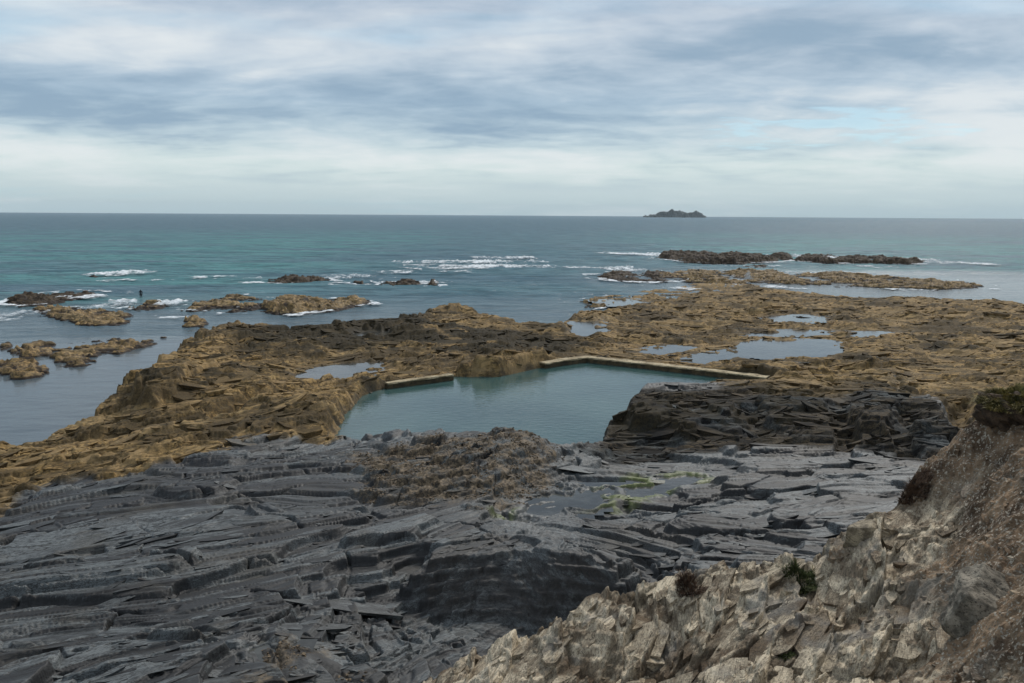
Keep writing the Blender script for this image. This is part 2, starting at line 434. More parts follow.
# ------------------------------------------------------------------ materials
class NT:
    def __init__(s, name):
        s.m = bpy.data.materials.new(name); s.m.use_nodes = True
        s.t = s.m.node_tree; s.t.nodes.clear()
        s.out = s.t.nodes.new('ShaderNodeOutputMaterial')
    def n(s, ty, **kw):
        nd = s.t.nodes.new(ty)
        for k, v in kw.items():
            if k.startswith('i_'):
                key = k[2:]
                s.set(nd.inputs[int(key) if key.isdigit() else key.replace('_', ' ')], v)
            else: setattr(nd, k, v)
        return nd
    def set(s, sock, v):
        if isinstance(v, bpy.types.NodeSocket): s.t.links.new(v, sock)
        else: sock.default_value = v
    def math(s, op, a, b=0.0, c=None, clamp=False):
        nd = s.t.nodes.new('ShaderNodeMath'); nd.operation = op; nd.use_clamp = clamp
        s.set(nd.inputs[0], a); s.set(nd.inputs[1], b)
        if c is not None: s.set(nd.inputs[2], c)
        return nd.outputs[0]
    def mix(s, fac, a, b, blend='MIX'):
        nd = s.t.nodes.new('ShaderNodeMix'); nd.data_type = 'RGBA'; nd.blend_type = blend
        s.set(nd.inputs[0], fac)
        for sock, v in ((nd.inputs[6], a), (nd.inputs[7], b)):
            if isinstance(v, tuple) and len(v) == 3: v = (*v, 1)
            s.set(sock, v)
        return nd.outputs[2]
    def ramp(s, x, a, b):
        nd = s.t.nodes.new('ShaderNodeMapRange'); nd.interpolation_type = 'SMOOTHSTEP'
        s.set(nd.inputs[0], x); nd.inputs[1].default_value = a; nd.inputs[2].default_value = b
        return nd.outputs[0]
    def noise(s, vec, scale, detail=4, rough=.55, dist=0.0):
        nd = s.n('ShaderNodeTexNoise'); s.set(nd.inputs['Vector'], vec)
        nd.inputs['Scale'].default_value = scale; nd.inputs['Detail'].default_value = detail
        nd.inputs['Roughness'].default_value = rough; nd.inputs['Distortion'].default_value = dist
        return nd.outputs[0]
    def scale(s, vec, sc):
        nd = s.n('ShaderNodeVectorMath', operation='MULTIPLY'); s.set(nd.inputs[0], vec); nd.inputs[1].default_value = sc
        return nd.outputs[0]
    def bump(s, h, dist, strength=1.0, nrm=None):
        nd = s.n('ShaderNodeBump'); s.set(nd.inputs['Height'], h); nd.inputs['Distance'].default_value = dist
        nd.inputs['Strength'].default_value = strength
        if nrm is not None: s.set(nd.inputs['Normal'], nrm)
        return nd.outputs[0]
    def bsdf(s, color, rough, nrm=None, spec=.5):
        b = s.n('ShaderNodeBsdfPrincipled')
        s.set(b.inputs['Base Color'], (*color, 1) if isinstance(color, tuple) and len(color) == 3 else color)
        s.set(b.inputs['Roughness'], rough); s.set(b.inputs['Specular IOR Level'], spec)
        if nrm is not None: s.set(b.inputs['Normal'], nrm)
        s.t.links.new(b.outputs[0], s.out.inputs[0])
        return b
    def attr(s, name):
        return s.n('ShaderNodeAttribute', attribute_name=name)

def brown_color(t, P, S, far=False):
    k = 1.0
    a = t.noise(S, .9, 5, .6); b = t.noise(P, 2.6, 6, .7); c = t.noise(P, .25, 3, .5); d = t.noise(P, 6.0, 5, .75)
    x = t.mix(t.ramp(b, .38, .60), (.068, .044, .018), (.36, .232, .092))
    x = t.mix(t.ramp(c, .42, .62), x, t.mix(t.ramp(a, .35, .65), (.105, .070, .030), (.35, .235, .102)))
    x = t.mix(t.math('MULTIPLY', t.ramp(t.math('ABSOLUTE', t.math('SUBTRACT', a, .5)), .03, .008), .7), x, (.022, .017, .010))
    x = t.mix(t.math('MULTIPLY', t.ramp(d, .55, .66), .6), x, (.021, .017, .011))
    x = t.mix(t.math('MULTIPLY', t.ramp(d, .40, .28), .5), x, (.34, .27, .165))
    bb_ = t.noise(t.scale(S, (.16, .55, .55)), 1.0, 5, .65)
    x = t.mix(t.math('MULTIPLY', t.ramp(bb_, .52, .62), .65), x, t.mix(t.ramp(d, .35, .6), (.075, .052, .026), (.030, .022, .013)))
    x = t.mix(t.math('MULTIPLY', t.ramp(bb_, .46, .38), .45), x, t.mix(d, (.22, .160, .080), (.36, .275, .150)))
    return x, b, d

def make_rock():
    t = NT('rock')
    P = t.n('ShaderNodeNewGeometry').outputs['Position']
    S0 = t.attr('sc').outputs['Vector']
    S = t.scale(S0, (.55, 3.2, 3.2)); S2 = t.scale(S0, (2.0, 14., 14.))
    za = t.attr('za'); zb = t.attr('zb'); zc = t.attr('zc')
    sa = t.n('ShaderNodeSeparateColor'); t.set(sa.inputs[0], za.outputs['Color'])
    sb = t.n('ShaderNodeSeparateColor'); t.set(sb.inputs[0], zb.outputs['Color'])
    sz = t.n('ShaderNodeSeparateColor'); t.set(sz.inputs[0], zc.outputs['Color'])
    br, weed, cl, soil = sa.outputs[0], sa.outputs[1], sa.outputs[2], za.outputs['Alpha']
    al, wet, mound, tone = sb.outputs[0], sb.outputs[1], sb.outputs[2], zb.outputs['Alpha']
    # slate
    n1 = t.noise(S, 1.0, 6, .62); n2 = t.noise(P, .35, 4, .55); n3 = t.noise(P, 6., 6, .75); lam = t.noise(S2, 1.0, 4, .6)
    v = t.math('ADD', t.math('MULTIPLY', n1, .55), t.math('MULTIPLY', tone, .45))
    sl = t.mix(t.ramp(v, .40, .60), (.008, .008, .008), (.112, .123, .122))
    sl = t.mix(t.math('MULTIPLY', t.ramp(t.noise(P, .13, 5, .65), .50, .40), .6), sl, (.022, .022, .022))
    sl = t.mix(t.math('MULTIPLY', t.ramp(n2, .52, .66), .6), sl, (.066, .057, .042))
    sl = t.mix(t.math('MULTIPLY', sz.outputs[0], .7), sl, t.mix(n1, (.085, .096, .098), (.15, .165, .165)))
    lg = t.mix(t.ramp(n1, .36, .62), (.014, .012, .009), (.105, .078, .046))
    sl = t.mix(t.math('MULTIPLY', t.math('MULTIPLY', sz.outputs[2], t.ramp(t.noise(P, .22, 5, .65), .34, .56)), .9), sl, lg)
    dkc = t.mix(t.ramp(n1, .35, .65), (.026, .022, .018), (.080, .066, .050))  # dark brown block face, with the shade on it put into the colour
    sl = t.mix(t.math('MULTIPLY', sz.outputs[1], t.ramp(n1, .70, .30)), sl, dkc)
    # thin dark laminae along the bedding, specks, pale scuffs
    sl = t.mix(t.math('MULTIPLY', t.ramp(t.math('ABSOLUTE', t.math('SUBTRACT', lam, .5)), .05, .015), .9), sl, (.012, .012, .012))
    sl = t.mix(t.math('MULTIPLY', t.ramp(t.math('ABSOLUTE', t.math('SUBTRACT', n1, .5)), .022, .006), .7), sl, (.014, .014, .014))
    sl = t.mix(t.math('MULTIPLY', t.ramp(n3, .57, .68), .65), sl, (.016, .016, .016))
    sl = t.mix(t.math('MULTIPLY', t.ramp(n3, .38, .28), .35), sl, (.20, .20, .185))
    # mound with rusty shingle and barnacles
    mo = t.mix(t.ramp(n3, .40, .60), (.040, .032, .023), (.20, .15, .095))
    sl = t.mix(t.math('MULTIPLY', mound, t.ramp(t.noise(P, 1.2, 4, .6), .38, .60)), sl, mo)
    bc, bb, bd = brown_color(t, P, S)
    bc = t.mix(t.math('MULTIPLY', t.math('MULTIPLY', t.ramp(tone, .45, .75), t.ramp(n2, .40, .60)), .6), bc, t.mix(n3, (.22, .142, .064), (.42, .295, .150)))
    bc = t.mix(t.math('MULTIPLY', t.ramp(t.noise(P, .13, 6, .68), .50, .59), .88), bc, t.mix(t.ramp(n3, .35, .65), (.026, .020, .012), (.105, .074, .036)))
    bc = t.mix(t.math('MULTIPLY', t.ramp(tone, .42, .22), .65), bc, t.mix(n3, (.040, .030, .017), (.10, .072, .038)))
    c = t.mix(br, sl, bc)
    wc = t.mix(t.ramp(n3, .35, .65), (.012, .011, .008), (.048, .037, .019))
    c = t.mix(t.math('MULTIPLY', weed, .95), c, wc)
    c = t.mix(t.math('MULTIPLY', wet, .55), c, t.mix(.5, c, (.025, .024, .018)))
    c = t.mix(al, c, t.mix(n3, (.040, .055, .014), (.14, .16, .034)))
    # near cliff: pale quartz and brown soil with rubble
    Sq = t.scale(S0, (1.3, 4.6, 4.5))
    q1 = t.noise(Sq, .8, 6, .65); q2 = t.noise(P, 1.1, 5, .6); q3 = t.noise(P, 14., 4, .7)
    pl = t.mix(t.ramp(t.math('ADD', t.math('MULTIPLY', q1, .65), t.math('MULTIPLY', tone, .35)), .34, .64), (.13, .102, .070), (.64, .54, .39))
    pl = t.mix(t.math('MULTIPLY', t.ramp(q2, .48, .62), .75), pl, t.mix(q3, (.050, .034, .022), (.16, .105, .062)))
    pl = t.mix(t.math('MULTIPLY', t.ramp(q3, .56, .66), .65), pl, (.030, .026, .021))
    ql = t.noise(t.scale(S0, (1.2, 16., 9.)), 1., 4, .6)
    pl = t.mix(t.math('MULTIPLY', t.ramp(t.math('ABSOLUTE', t.math('SUBTRACT', ql, .5)), .04, .01), .6), pl, (.055, .045, .034))
    pl = t.mix(t.math('MULTIPLY', t.ramp(t.noise(P, .7, 3, .6), .54, .66), .45), pl, t.mix(q1, (.10, .10, .095), (.30, .30, .285)))
    vo = t.n('ShaderNodeTexVoronoi', feature='F1'); t.set(vo.inputs['Vector'], P); vo.inputs['Scale'].default_value = 30.
    vs = t.n('ShaderNodeSeparateColor'); t.set(vs.inputs[0], vo.outputs['Color'])
    so = t.mix(t.ramp(q2, .35, .65), (.075, .050, .032), (.27, .185, .115))
    so = t.mix(t.ramp(vs.outputs[0], .66, .92), so, t.mix(vs.outputs[1], (.15, .125, .095), (.44, .39, .31)))
    so = t.mix(t.math('MULTIPLY', t.ramp(q3, .56, .68), .6), so, (.022, .017, .012))
    q4 = t.noise(P, .5, 4, .6)
    so = t.mix(t.math('MULTIPLY', t.ramp(q4, .54, .64), .8), so, t.mix(q3, (.07, .065, .055), (.19, .18, .155)))
    cc = t.mix(soil, pl, so)
    c = t.mix(cl, c, cc)
    rgh = t.math('ADD', .50, t.math('MULTIPLY', n3, .25))
    rgh = t.math('ADD', rgh, t.math('MULTIPLY', t.math('MAXIMUM', br, cl), .25))
    rgh = t.math('SUBTRACT', rgh, t.math('MULTIPLY', wet, .22), clamp=True)
    hb = t.math('ADD', t.math('MULTIPLY', n1, .5), t.math('MULTIPLY', lam, .35))
    hb = t.math('ADD', hb, t.math('MULTIPLY', n3, .35))
    hb2 = t.math('ADD', t.math('MULTIPLY', bb, .5), t.math('MULTIPLY', bd, .3))
    hb = t.math('ADD', hb, t.math('MULTIPLY', t.math('MAXIMUM', br, mound), hb2))
    hb = t.math('ADD', hb, t.math('MULTIPLY', cl, t.math('ADD', q1, q3)))
    nb = t.bump(hb, .07, .8)
    matt = t.math('MAXIMUM', t.math('MAXIMUM', br, cl), t.math('MAXIMUM', t.math('MULTIPLY', sz.outputs[2], 1.0), t.math('MULTIPLY', mound, .9)))
    rgh = t.math('ADD', rgh, t.math('MULTIPLY', sz.outputs[2], .3), clamp=True)
    t.bsdf(c, rgh, nb, t.math('SUBTRACT', .45, t.math('MULTIPLY', matt, .33)))
    return t.m

def make_searock(name, dark):
    t = NT(name)
    P = t.n('ShaderNodeNewGeometry').outputs['Position']
    S = t.scale(P, (.5, 1.5, 2.5))
    c, b, d = brown_color(t, P, S)
    wc = t.mix(t.ramp(d, .35, .65), (.008, .006, .004), (.038, .022, .012))
    n = t.noise(P, .5, 5, .6)
    z = t.n('ShaderNodeSeparateXYZ'); t.set(z.inputs[0], P)
    low = t.ramp(t.math('ADD', z.outputs[2], t.math('MULTIPLY', n, -.4)), .06, -.10)
    k = t.ramp(n, .35, .55) if dark else t.ramp(n, .56, .66)
    if dark: k = t.math('MAXIMUM', t.math('MULTIPLY', k, .95), .82)
    c = t.mix(t.math('MAXIMUM', k, low), c, wc)
    h = t.math('ADD', t.math('MULTIPLY', b, 1.), t.math('MULTIPLY', d, .5))
    t.bsdf(c, .75, t.bump(h, .15, .8), .3)
    return t.m

def make_sea():
    t = NT('sea_water')
    P = t.n('ShaderNodeNewGeometry').outputs['Position']
    calm = t.attr('calm').outputs['Fac']
    teal = t.attr('teal').outputs['Fac']
    n = t.noise(t.scale(P, (.012, .03, 1)), 1., 4, .55); n2 = t.noise(t.scale(P, (.05, .16, 1)), 1., 4, .6)
    deep = t.mix(t.ramp(n2, .3, .7), (.048, .108, .142), (.106, .178, .216))
    shal = t.mix(t.ramp(n2, .3, .7), (.056, .176, .182), (.098, .255, .252))
    n3 = t.noise(t.scale(P, (.10, .42, 1)), 1., 5, .7)
    k = t.math('MULTIPLY', teal, t.ramp(n, .30, .62))
    c = t.mix(k, deep, shal)
    c = t.mix(t.math('MULTIPLY', t.ramp(n3, .49, .58), .6), c, (.024, .056, .070))
    c = t.mix(t.math('MULTIPLY', t.ramp(n3, .46, .36), .30), c, (.15, .20, .215))
    c = t.mix(calm, c, (.070, .094, .108))
    w1 = t.noise(t.scale(P, (.10, .35, 1)), 1., 5, .6, .4); w2 = t.noise(t.scale(P, (.9, 1.6, 1)), 1., 4, .6)
    h = t.math('ADD', t.math('MULTIPLY', w1, 1.6), t.math('MULTIPLY', w2, .28))
    nb = t.n('ShaderNodeBump'); t.set(nb.inputs['Height'], h); nb.inputs['Distance'].default_value = 1.0
    t.set(nb.inputs['Strength'], t.math('SUBTRACT', 1.0, t.math('MULTIPLY', calm, .95)))
    # small whitecaps and glints of broken water
    wc = t.noise(t.scale(P, (.10, .30, 1)), 1., 6, .78)
    cap = t.math('MULTIPLY', t.ramp(wc, .655, .72), t.math('SUBTRACT', .55, calm, clamp=True))
    c = t.mix(cap, c, (.5, .55, .56))
    # wind-ruffled water: wave facets hide most of the grazing mirror, calm water keeps it
    dif = t.n('ShaderNodeBsdfDiffuse'); t.set(dif.inputs[0], c); t.set(dif.inputs['Normal'], nb.outputs[0])
    gl = t.n('ShaderNodeBsdfGlossy'); t.set(gl.inputs['Normal'], nb.outputs[0]); t.set(gl.inputs['Roughness'], .16)
    gl.inputs[0].default_value = (1, 1, 1, 1)
    fr = t.n('ShaderNodeFresnel'); fr.inputs[0].default_value = 1.33; t.set(fr.inputs['Normal'], nb.outputs[0])
    k = t.math('MULTIPLY', fr.outputs[0], t.math('ADD', .34, t.math('MULTIPLY', calm, .42)))
    k = t.math('MULTIPLY', k, t.math('SUBTRACT', 1.0, t.math('MULTIPLY', cap, 1.0), clamp=True))
    mx = t.n('ShaderNodeMixShader'); t.set(mx.inputs[0], k)
    t.t.links.new(dif.outputs[0], mx.inputs[1]); t.t.links.new(gl.outputs[0], mx.inputs[2])
    t.t.links.new(mx.outputs[0], t.out.inputs[0])
    return t.m

def make_pool():
    t = NT('pool_water')
    P = t.n('ShaderNodeNewGeometry').outputs['Position']
    n = t.noise(P, .10, 3, .5); n2 = t.noise(t.scale(P, (1., 2.2, 1)), 1.3, 3, .55)
    c = t.mix(t.ramp(n, .35, .65), (.022, .060, .060), (.052, .102, .094))
    b = t.bsdf(c, .07, t.bump(n2, .10, .25), .5)
    b.inputs['IOR'].default_value = 1.33
    return t.m

def make_puddle():
    t = NT('puddle_water')
    P = t.n('ShaderNodeNewGeometry').outputs['Position']
    n = t.noise(P, .5, 4, .6); n2 = t.noise(P, 3, 3, .5)
    c = t.mix(t.ramp(n, .4, .6), (.040, .040, .036), (.070, .070, .062))
    b = t.bsdf(c, .06, t.bump(n2, .06, .25), .5)
    b.inputs['IOR'].default_value = 1.33
    return t.m

def make_simple(name, c1, c2, sc=3., rough=.85, bd=.05, detail=5, aniso=(1, 1, 1), c3=None):
    t = NT(name)
    P = t.scale(t.n('ShaderNodeNewGeometry').outputs['Position'], aniso)
    n = t.noise(P, sc, detail, .65); m = t.noise(P, sc * 5, 4, .7)
    c = t.mix(t.ramp(n, .35, .65), c1, c2)
    if c3: c = t.mix(t.ramp(m, .52, .66), c, c3)
    t.bsdf(c, rough, t.bump(t.math('ADD', n, t.math('MULTIPLY', m, .4)), bd, .8), .3)
    return t.m

rock = make_rock()
sea_m = make_sea(); pool_m = make_pool(); pud_m = make_puddle()
ochre_m = make_searock('ochre_sea_rock', False); dark_m = make_searock('dark_sea_rock', True)
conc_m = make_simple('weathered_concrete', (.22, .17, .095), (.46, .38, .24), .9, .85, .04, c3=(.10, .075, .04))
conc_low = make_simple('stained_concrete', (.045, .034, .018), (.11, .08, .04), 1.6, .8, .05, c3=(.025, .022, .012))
def make_foam():
    t = NT('sea_foam')
    P = t.n('ShaderNodeNewGeometry').outputs['Position']
    n = t.noise(t.scale(P, (1., .7, 1)), 1.6, 5, .7); cv = t.attr('cover').outputs['Fac']
    k = t.ramp(t.math('ADD', t.math('MULTIPLY', cv, .9), t.math('MULTIPLY', t.math('SUBTRACT', n, .5), 1.8)), .10, 1.05)
    d = t.n('ShaderNodeBsdfDiffuse'); d.inputs[0].default_value = (.74, .77, .78, 1)
    tr = t.n('ShaderNodeBsdfTransparent'); mx = t.n('ShaderNodeMixShader'); t.set(mx.inputs[0], k)
    t.t.links.new(tr.outputs[0], mx.inputs[1]); t.t.links.new(d.outputs[0], mx.inputs[2]); t.t.links.new(mx.outputs[0], t.out.inputs[0])
    return t.m
foam_m = make_foam()
isl_m = make_simple('island_rock', (.030, .038, .030), (.085, .090, .078), .012, .95, 4.)

# ------------------------------------------------------------------ main terrain
NC, NR = 1620, 1800
az = np.radians(np.concatenate([np.linspace(-64, -37, 130)[:-1], np.linspace(-37, 37, NC - 258), np.linspace(37, 64, 130)[1:]]))
u = np.linspace(0, 1, NR)
dep_lo, dep_hi = math.radians(2.75), math.radians(75)
# even spacing in viewing angle where the shore is seen, coarser right under the cliff top
dep = np.where(u < .64, dep_lo + (math.radians(34) - dep_lo) * (u / .64), np.where(u < .96, math.radians(34) + math.radians(28) * ((u - .64) / .32), math.radians(62) + (dep_hi - math.radians(62)) * ((u - .96) / .04)))
rr = (CAMZ - 2.6) / np.tan(dep)
rr = rr[::-1]
X = (np.sin(az)[None, :] * rr[:, None]).astype(f32).ravel()
Y = (np.cos(az)[None, :] * rr[:, None]).astype(f32).ravel()
Zt, ZA, ZB, ZC, SC, ISC = height(X, Y)
# soften the one-cell saw teeth where a riser runs across the grid
zg = Zt.reshape(NR, NC)
for _ in range(1):
    p = np.pad(zg, 1, mode='edge')
    p = (p[:-2] + 4 * p[1:-1] + p[2:]) / 6
    zg = (p[:, :-2] + 4 * p[:, 1:-1] + p[:, 2:]) / 6
Zt = np.ascontiguousarray(zg.ravel(), dtype=f32)
V = np.stack([X, Y, Zt], -1)
FQ = grid_faces(NR, NC)
fc = V[FQ].mean(1)
fx, fy = fc[:, 0], fc[:, 1]
keep = fc[:, 2] > -1.3
is_cliff = ISC[FQ].sum(1) >= 2
brn = ZA[FQ, 0].mean(1) > .5
part = np.where(is_cliff, 1, np.where(brn, 2, 0))
for k, (nm, poly) in enumerate(OUTCROPS.items()):
    ins = sdf(poly, fx, fy, 5.) > 0
    part[ins & ~is_cliff] = 10 + k
AT = {'za': ('FLOAT_COLOR', ZA), 'zb': ('FLOAT_COLOR', ZB), 'zc': ('FLOAT_COLOR', ZC), 'sc': ('FLOAT_VECTOR', SC)}
# ------------------------------------------------------------------ loose-edged sheets and blocks of the bedrock
def cell_of(x, y):
    j = np.clip(np.searchsorted(az, np.arctan2(x, y)), 0, NC - 1)
    i = np.clip(np.searchsorted(rr, np.hypot(x, y)), 0, NR - 1)
    return i * NC + j

AREA = ((rr * np.abs(np.gradient(rr)))[:, None] * np.gradient(az)[None, :]).ravel().astype(f32)

def plates(weight, n, lmin, lmax, asp, thick, dip, jit, lift, seed, direc=None):
    """thin angular rock sheets lying along the bedding, bedded into the surface"""
    g = np.random.default_rng(seed)
    cs = np.cumsum((AREA * weight).astype(np.float64))
    idx = np.searchsorted(cs, g.random(n) * cs[-1])
    P = V[idx].astype(float)
    L = lmin * (lmax / lmin) ** (g.random(n) ** 1.5) * .5
    Wd = L * g.uniform(asp[0], asp[1], n)
    Lx = P[:, 0]
    if direc is None:
        wr = np.clip((P[:, 0] + 2) / 7, 0, 1)
        phi = np.radians(33) + (np.radians(-4) - np.radians(33)) * wr
        # follow the folded beds
        phi = phi + .55 * pn(P[:, 0] / 9, P[:, 1] / 9, seed) + g.normal(0, .10, n)
    else:
        phi = direc + .4 * pn(P[:, 0] / 3, P[:, 1] / 3, seed) + g.normal(0, .15, n)
    ca, sa = np.cos(phi), np.sin(phi)
    def hz(u, v):
        return Zt[cell_of(P[:, 0] + ca * u - sa * v, P[:, 1] + sa * u + ca * v)]
    a1, a2, b1, b2, c0 = hz(L * .7, 0 * L), hz(-L * .7, 0 * L), hz(0 * L, Wd * .9), hz(0 * L, -Wd * .9), P[:, 2]
    sl_a = np.clip((a1 - a2) / (1.4 * L), -.35, .35) + g.normal(0, jit, n)
    sl_b = np.clip((b1 - b2) / (1.8 * Wd), -.3, .45) * .6 - dip + g.normal(0, jit, n)
    zc = np.minimum(.5 * c0 + .125 * (a1 + a2 + b1 + b2), np.maximum(c0, .5 * (b1 + b2))) + lift * g.uniform(.2, 1.2, n)
    K = 8
    ang = (np.arange(K)[None] + g.uniform(-.38, .38, (n, K))) * 2 * np.pi / K
    rad = g.uniform(.62, 1.12, (n, K))
    u = np.cos(ang) * rad * L[:, None]; v = np.sin(ang) * rad * Wd[:, None]
    x = P[:, :1] + ca[:, None] * u - sa[:, None] * v
    y = P[:, 1:2] + sa[:, None] * u + ca[:, None] * v
    z = zc[:, None] + sl_a[:, None] * u + sl_b[:, None] * v
    th = thick * g.uniform(.6, 1.6, n)[:, None] + .5 * np.maximum(0, z - Zt[cell_of(x, y)].reshape(x.shape))
    und = g.uniform(.80, .97, (n, 1))
    top = np.stack([x, y, z], -1)
    bot = np.stack([P[:, :1] + (x - P[:, :1]) * und, P[:, 1:2] + (y - P[:, 1:2]) * und, z - th], -1)
    gap = z - Zt[cell_of(x, y)].reshape(x.shape)
    ok = (gap.max(1) < thick * 2.2 + .05) & (gap.mean(1) < thick + .02)   # drop sheets left hanging in the air
    n = int(ok.sum()); idx = idx[ok]; top = top[ok]; bot = bot[ok]; u = u[ok]; v = v[ok]
    VV = np.concatenate([top, bot], 1).reshape(-1, 3)
    q = [(0, 1, 2, 7), (2, 3, 6, 7), (3, 4, 5, 6)] + [((k + 1) % 8, k, 8 + k, 8 + (k + 1) % 8) for k in range(8)] + [(15, 10, 9, 8), (15, 14, 11, 10), (14, 13, 12, 11)]
    FF = (np.arange(n)[:, None, None] * 16 + np.array(q)[None]).reshape(-1, 4)
    rep16 = lambda A: np.repeat(A[idx], 16, axis=0)
    zb_ = rep16(ZB).copy(); zb_[:, 3] = np.repeat(np.clip(g.normal(.5, .2, n), 0, 1), 16)
    scc = np.stack([np.repeat(SC[idx, 0], 16) + np.stack([u, u], 1).reshape(-1), np.repeat(SC[idx, 1], 16) + np.stack([v, v], 1).reshape(-1), VV[:, 2] + np.repeat(g.uniform(0, 30, n), 16)], -1)
    return VV.astype(f32), FF, {'za': rep16(ZA), 'zb': zb_, 'zc': rep16(ZC), 'sc': scc.astype(f32)}, idx

slate_w = (~ISC) * (1 - np.clip(ZA[:, 0], 0, 1)) * (Zt > 1.0)
calmpatch = sstep(-.35, .25, fbm(X / 4.0, Y / 4.0, 2, 950))
RAD = np.hypot(X, Y)
slate_w = slate_w * (1 - .9 * ZC[:, 1]) * (1 - .6 * ZC[:, 0])
SETS = [
 plates(slate_w * calmpatch / RAD, 1300, 1.0, 5.0, (.14, .32), .05, .0, .024, .010, 41),
 plates(slate_w * (.1 + .9 * calmpatch) / RAD ** 1.5, 3200, .25, 1.5, (.14, .36), .03, .01, .05, .012, 42),
 plates((~ISC) * ZC[:, 2] * (Zt > 1.0), 420, .8, 3.6, (.2, .5), .20, .03, .05, .04, 49),
 plates((~ISC) * np.clip(ZA[:, 0], 0, 1) * (Zt > .45) / RAD, 3000, 1.0, 5.0, (.25, .5), .16, .0, .028, .03, 44),
 plates((~ISC) * np.clip(ZA[:, 0], 0, 1) * (Zt > .25) / RAD ** 1.5, 3600, .4, 1.7, (.25, .55), .10, .0, .06, .03, 45),
 plates(ISC * (RAD > 8) * (1 - ZA[:, 3]) / RAD, 1000, .35, 1.7, (.3, .6), .14, .06, .08, .02, 46, np.radians(55)),
 plates(ISC * (RAD > 8) * ZA[:, 3] * sstep(-.5, .4, calmpatch + fbm(X / 1.3, Y / 1.3, 3, 960) - .4) / RAD, 2600, .06, .42, (.4, .8), .09, .08, .22, .02, 48, np.radians(70)),
 plates(ISC * (RAD > 8) * (1 - .75 * ZA[:, 3]) / RAD, 1400, .08, .38, (.3, .7), .06, .08, .13, .012, 47, np.radians(55)),
]

def vpart(idx):
    x = X[idx]; y = Y[idx]
    p = np.where(ISC[idx], 1, np.where(ZA[idx, 0] > .5, 2, 0))
    for k, (nm, poly) in enumerate(OUTCROPS.items()):
        p[(sdf(poly, x, y, 5.) > 0) & ~ISC[idx]] = 10 + k
    return p
SETS = [(a, b, c, vpart(d)) for a, b, c, d in SETS]

def terrain(name, k):
    sel = keep & (part == k)
    f = FQ[sel]; u, inv = np.unique(f, return_inverse=True)
    Vs = [V[u]]; Fs = [inv.reshape(f.shape)]; A = {n: [d[u]] for n, (t_, d) in AT.items()}
    n0 = len(u); nt = len(f)
    for vv, ff, at_, pp in SETS:
        m = pp == k; nf = len(ff) // len(pp)
        if not m.any(): continue
        vm = np.repeat(m, 16); fm = np.repeat(m, nf)
        mp = np.cumsum(vm) - 1
        Vs.append(vv[vm]); Fs.append(mp[ff[fm]] + n0); n0 += int(vm.sum())
        for n in A: A[n].append(at_[n][vm])
    Fs = np.concatenate(Fs)
    o = mesh_from(name, np.concatenate(Vs), Fs, rock, True, {n: (AT[n][0], np.concatenate(A[n])) for n in A})
    sm = np.ones(len(Fs), bool); sm[nt:] = False
    o.data.polygons.foreach_set('use_smooth', sm)
    return o
tag(terrain('slate_terrain', 0), kind='structure')
tag(terrain('cliff_terrain', 1), kind='structure')
tag(terrain('reef_terrain', 2), kind='structure')
OL = {'headland': ('brown weathered rock headland with a blunt sheer end dropping into the calm inlet', 'rock outcrop'),
 'overhang': ('brown layered rock overhanging the far edge of the pool between the two concrete walls', 'rock outcrop'),
 'mound': ('low slate mound sprinkled with rusty shingle, jutting into the near edge of the pool', 'rock outcrop'),
 'ledge': ('long dark stepped slate ledge closing the right side of the pool', 'rock ledge'),
 'block': ('big slate block with a dark shadowed face above the gully in the foreground', 'rock block')}
for k, nm in enumerate(OUTCROPS):
    o = terrain({'ledge': 'rock_ledge', 'block': 'rock_block'}.get(nm, 'rock_outcrop'), 10 + k)
    tag(o, *OL[nm])

# ground lookup for placing things
LZ = Zt.reshape(NR, NC)
def ground_at(x, y):
    r = math.hypot(x, y); a = math.atan2(x, y)
    j = int(np.clip(np.searchsorted(az, a), 0, NC - 1)); i = int(np.clip(np.searchsorted(rr, r), 0, NR - 1))
    return float(LZ[i, j])
V3 = V.reshape(NR, NC, 3)
def hit(px, py):
    """first terrain point on the ray through a pixel"""
    d = ray(px, py); a = math.atan2(d[0], d[1])
    j = int(np.clip(np.searchsorted(az, a), 0, NC - 1))
    z = CAMZ + d[2] * rr
    k = int(np.argmax(LZ[:, j] > z))
    return V3[k, j].copy()

# ------------------------------------------------------------------ water
def sea():
    nc = 900
    a = np.linspace(-math.radians(62), math.radians(62), nc)
    r = np.concatenate([np.linspace(25, 60, 40), 14 / np.tan(np.linspace(math.radians(13), math.radians(1.6), 700)), np.geomspace(505, 12000, 60)[0:]])
    x = (np.sin(a)[None] * r[:, None]).astype(f32); y = (np.cos(a)[None] * r[:, None]).astype(f32)
    calm = np.maximum((1 - sstep(85, 112, y + 6 * pn(x / 20, y / 20, 5))), 0) 
    calm = np.maximum(calm, sstep(8, 40, x) * (1 - sstep(195, 235, y)) * .8)
    calm = np.maximum(calm, (1 - sstep(115, 160, y + 10 * pn(x / 25, y / 25, 6))) * .55)
    teal = sstep(110, 150, y) * (1 - sstep(420, 900, r[:, None] * np.ones_like(x))) 
    teal = teal * (.22 + .78 * np.maximum(sstep(-20, -70, x), sstep(40, 110, x)))
    wob = fbm(x / 60, y / 60, 2, 8) * 9
    amp = (1 - calm) * (1 - sstep(350, 500, r[:, None]))
    ph = (y + wob + x * .08) / 11.0
    z = amp * (.34 * np.sin(ph) ** 3 + .12 * fbm(x / 7, y / 3.5, 3, 9)) + .02 * fbm(x / 3, y / 2, 2, 10) * (r[:, None] < 300)
    V = np.stack([x, y, z.astype(f32)], -1).reshape(-1, 3)
    o = mesh_from('sea', V, grid_faces(len(r), nc), sea_m, True, {'calm': ('FLOAT', calm.ravel()), 'teal': ('FLOAT', teal.ravel())})
    tag(o, kind='structure')
sea()

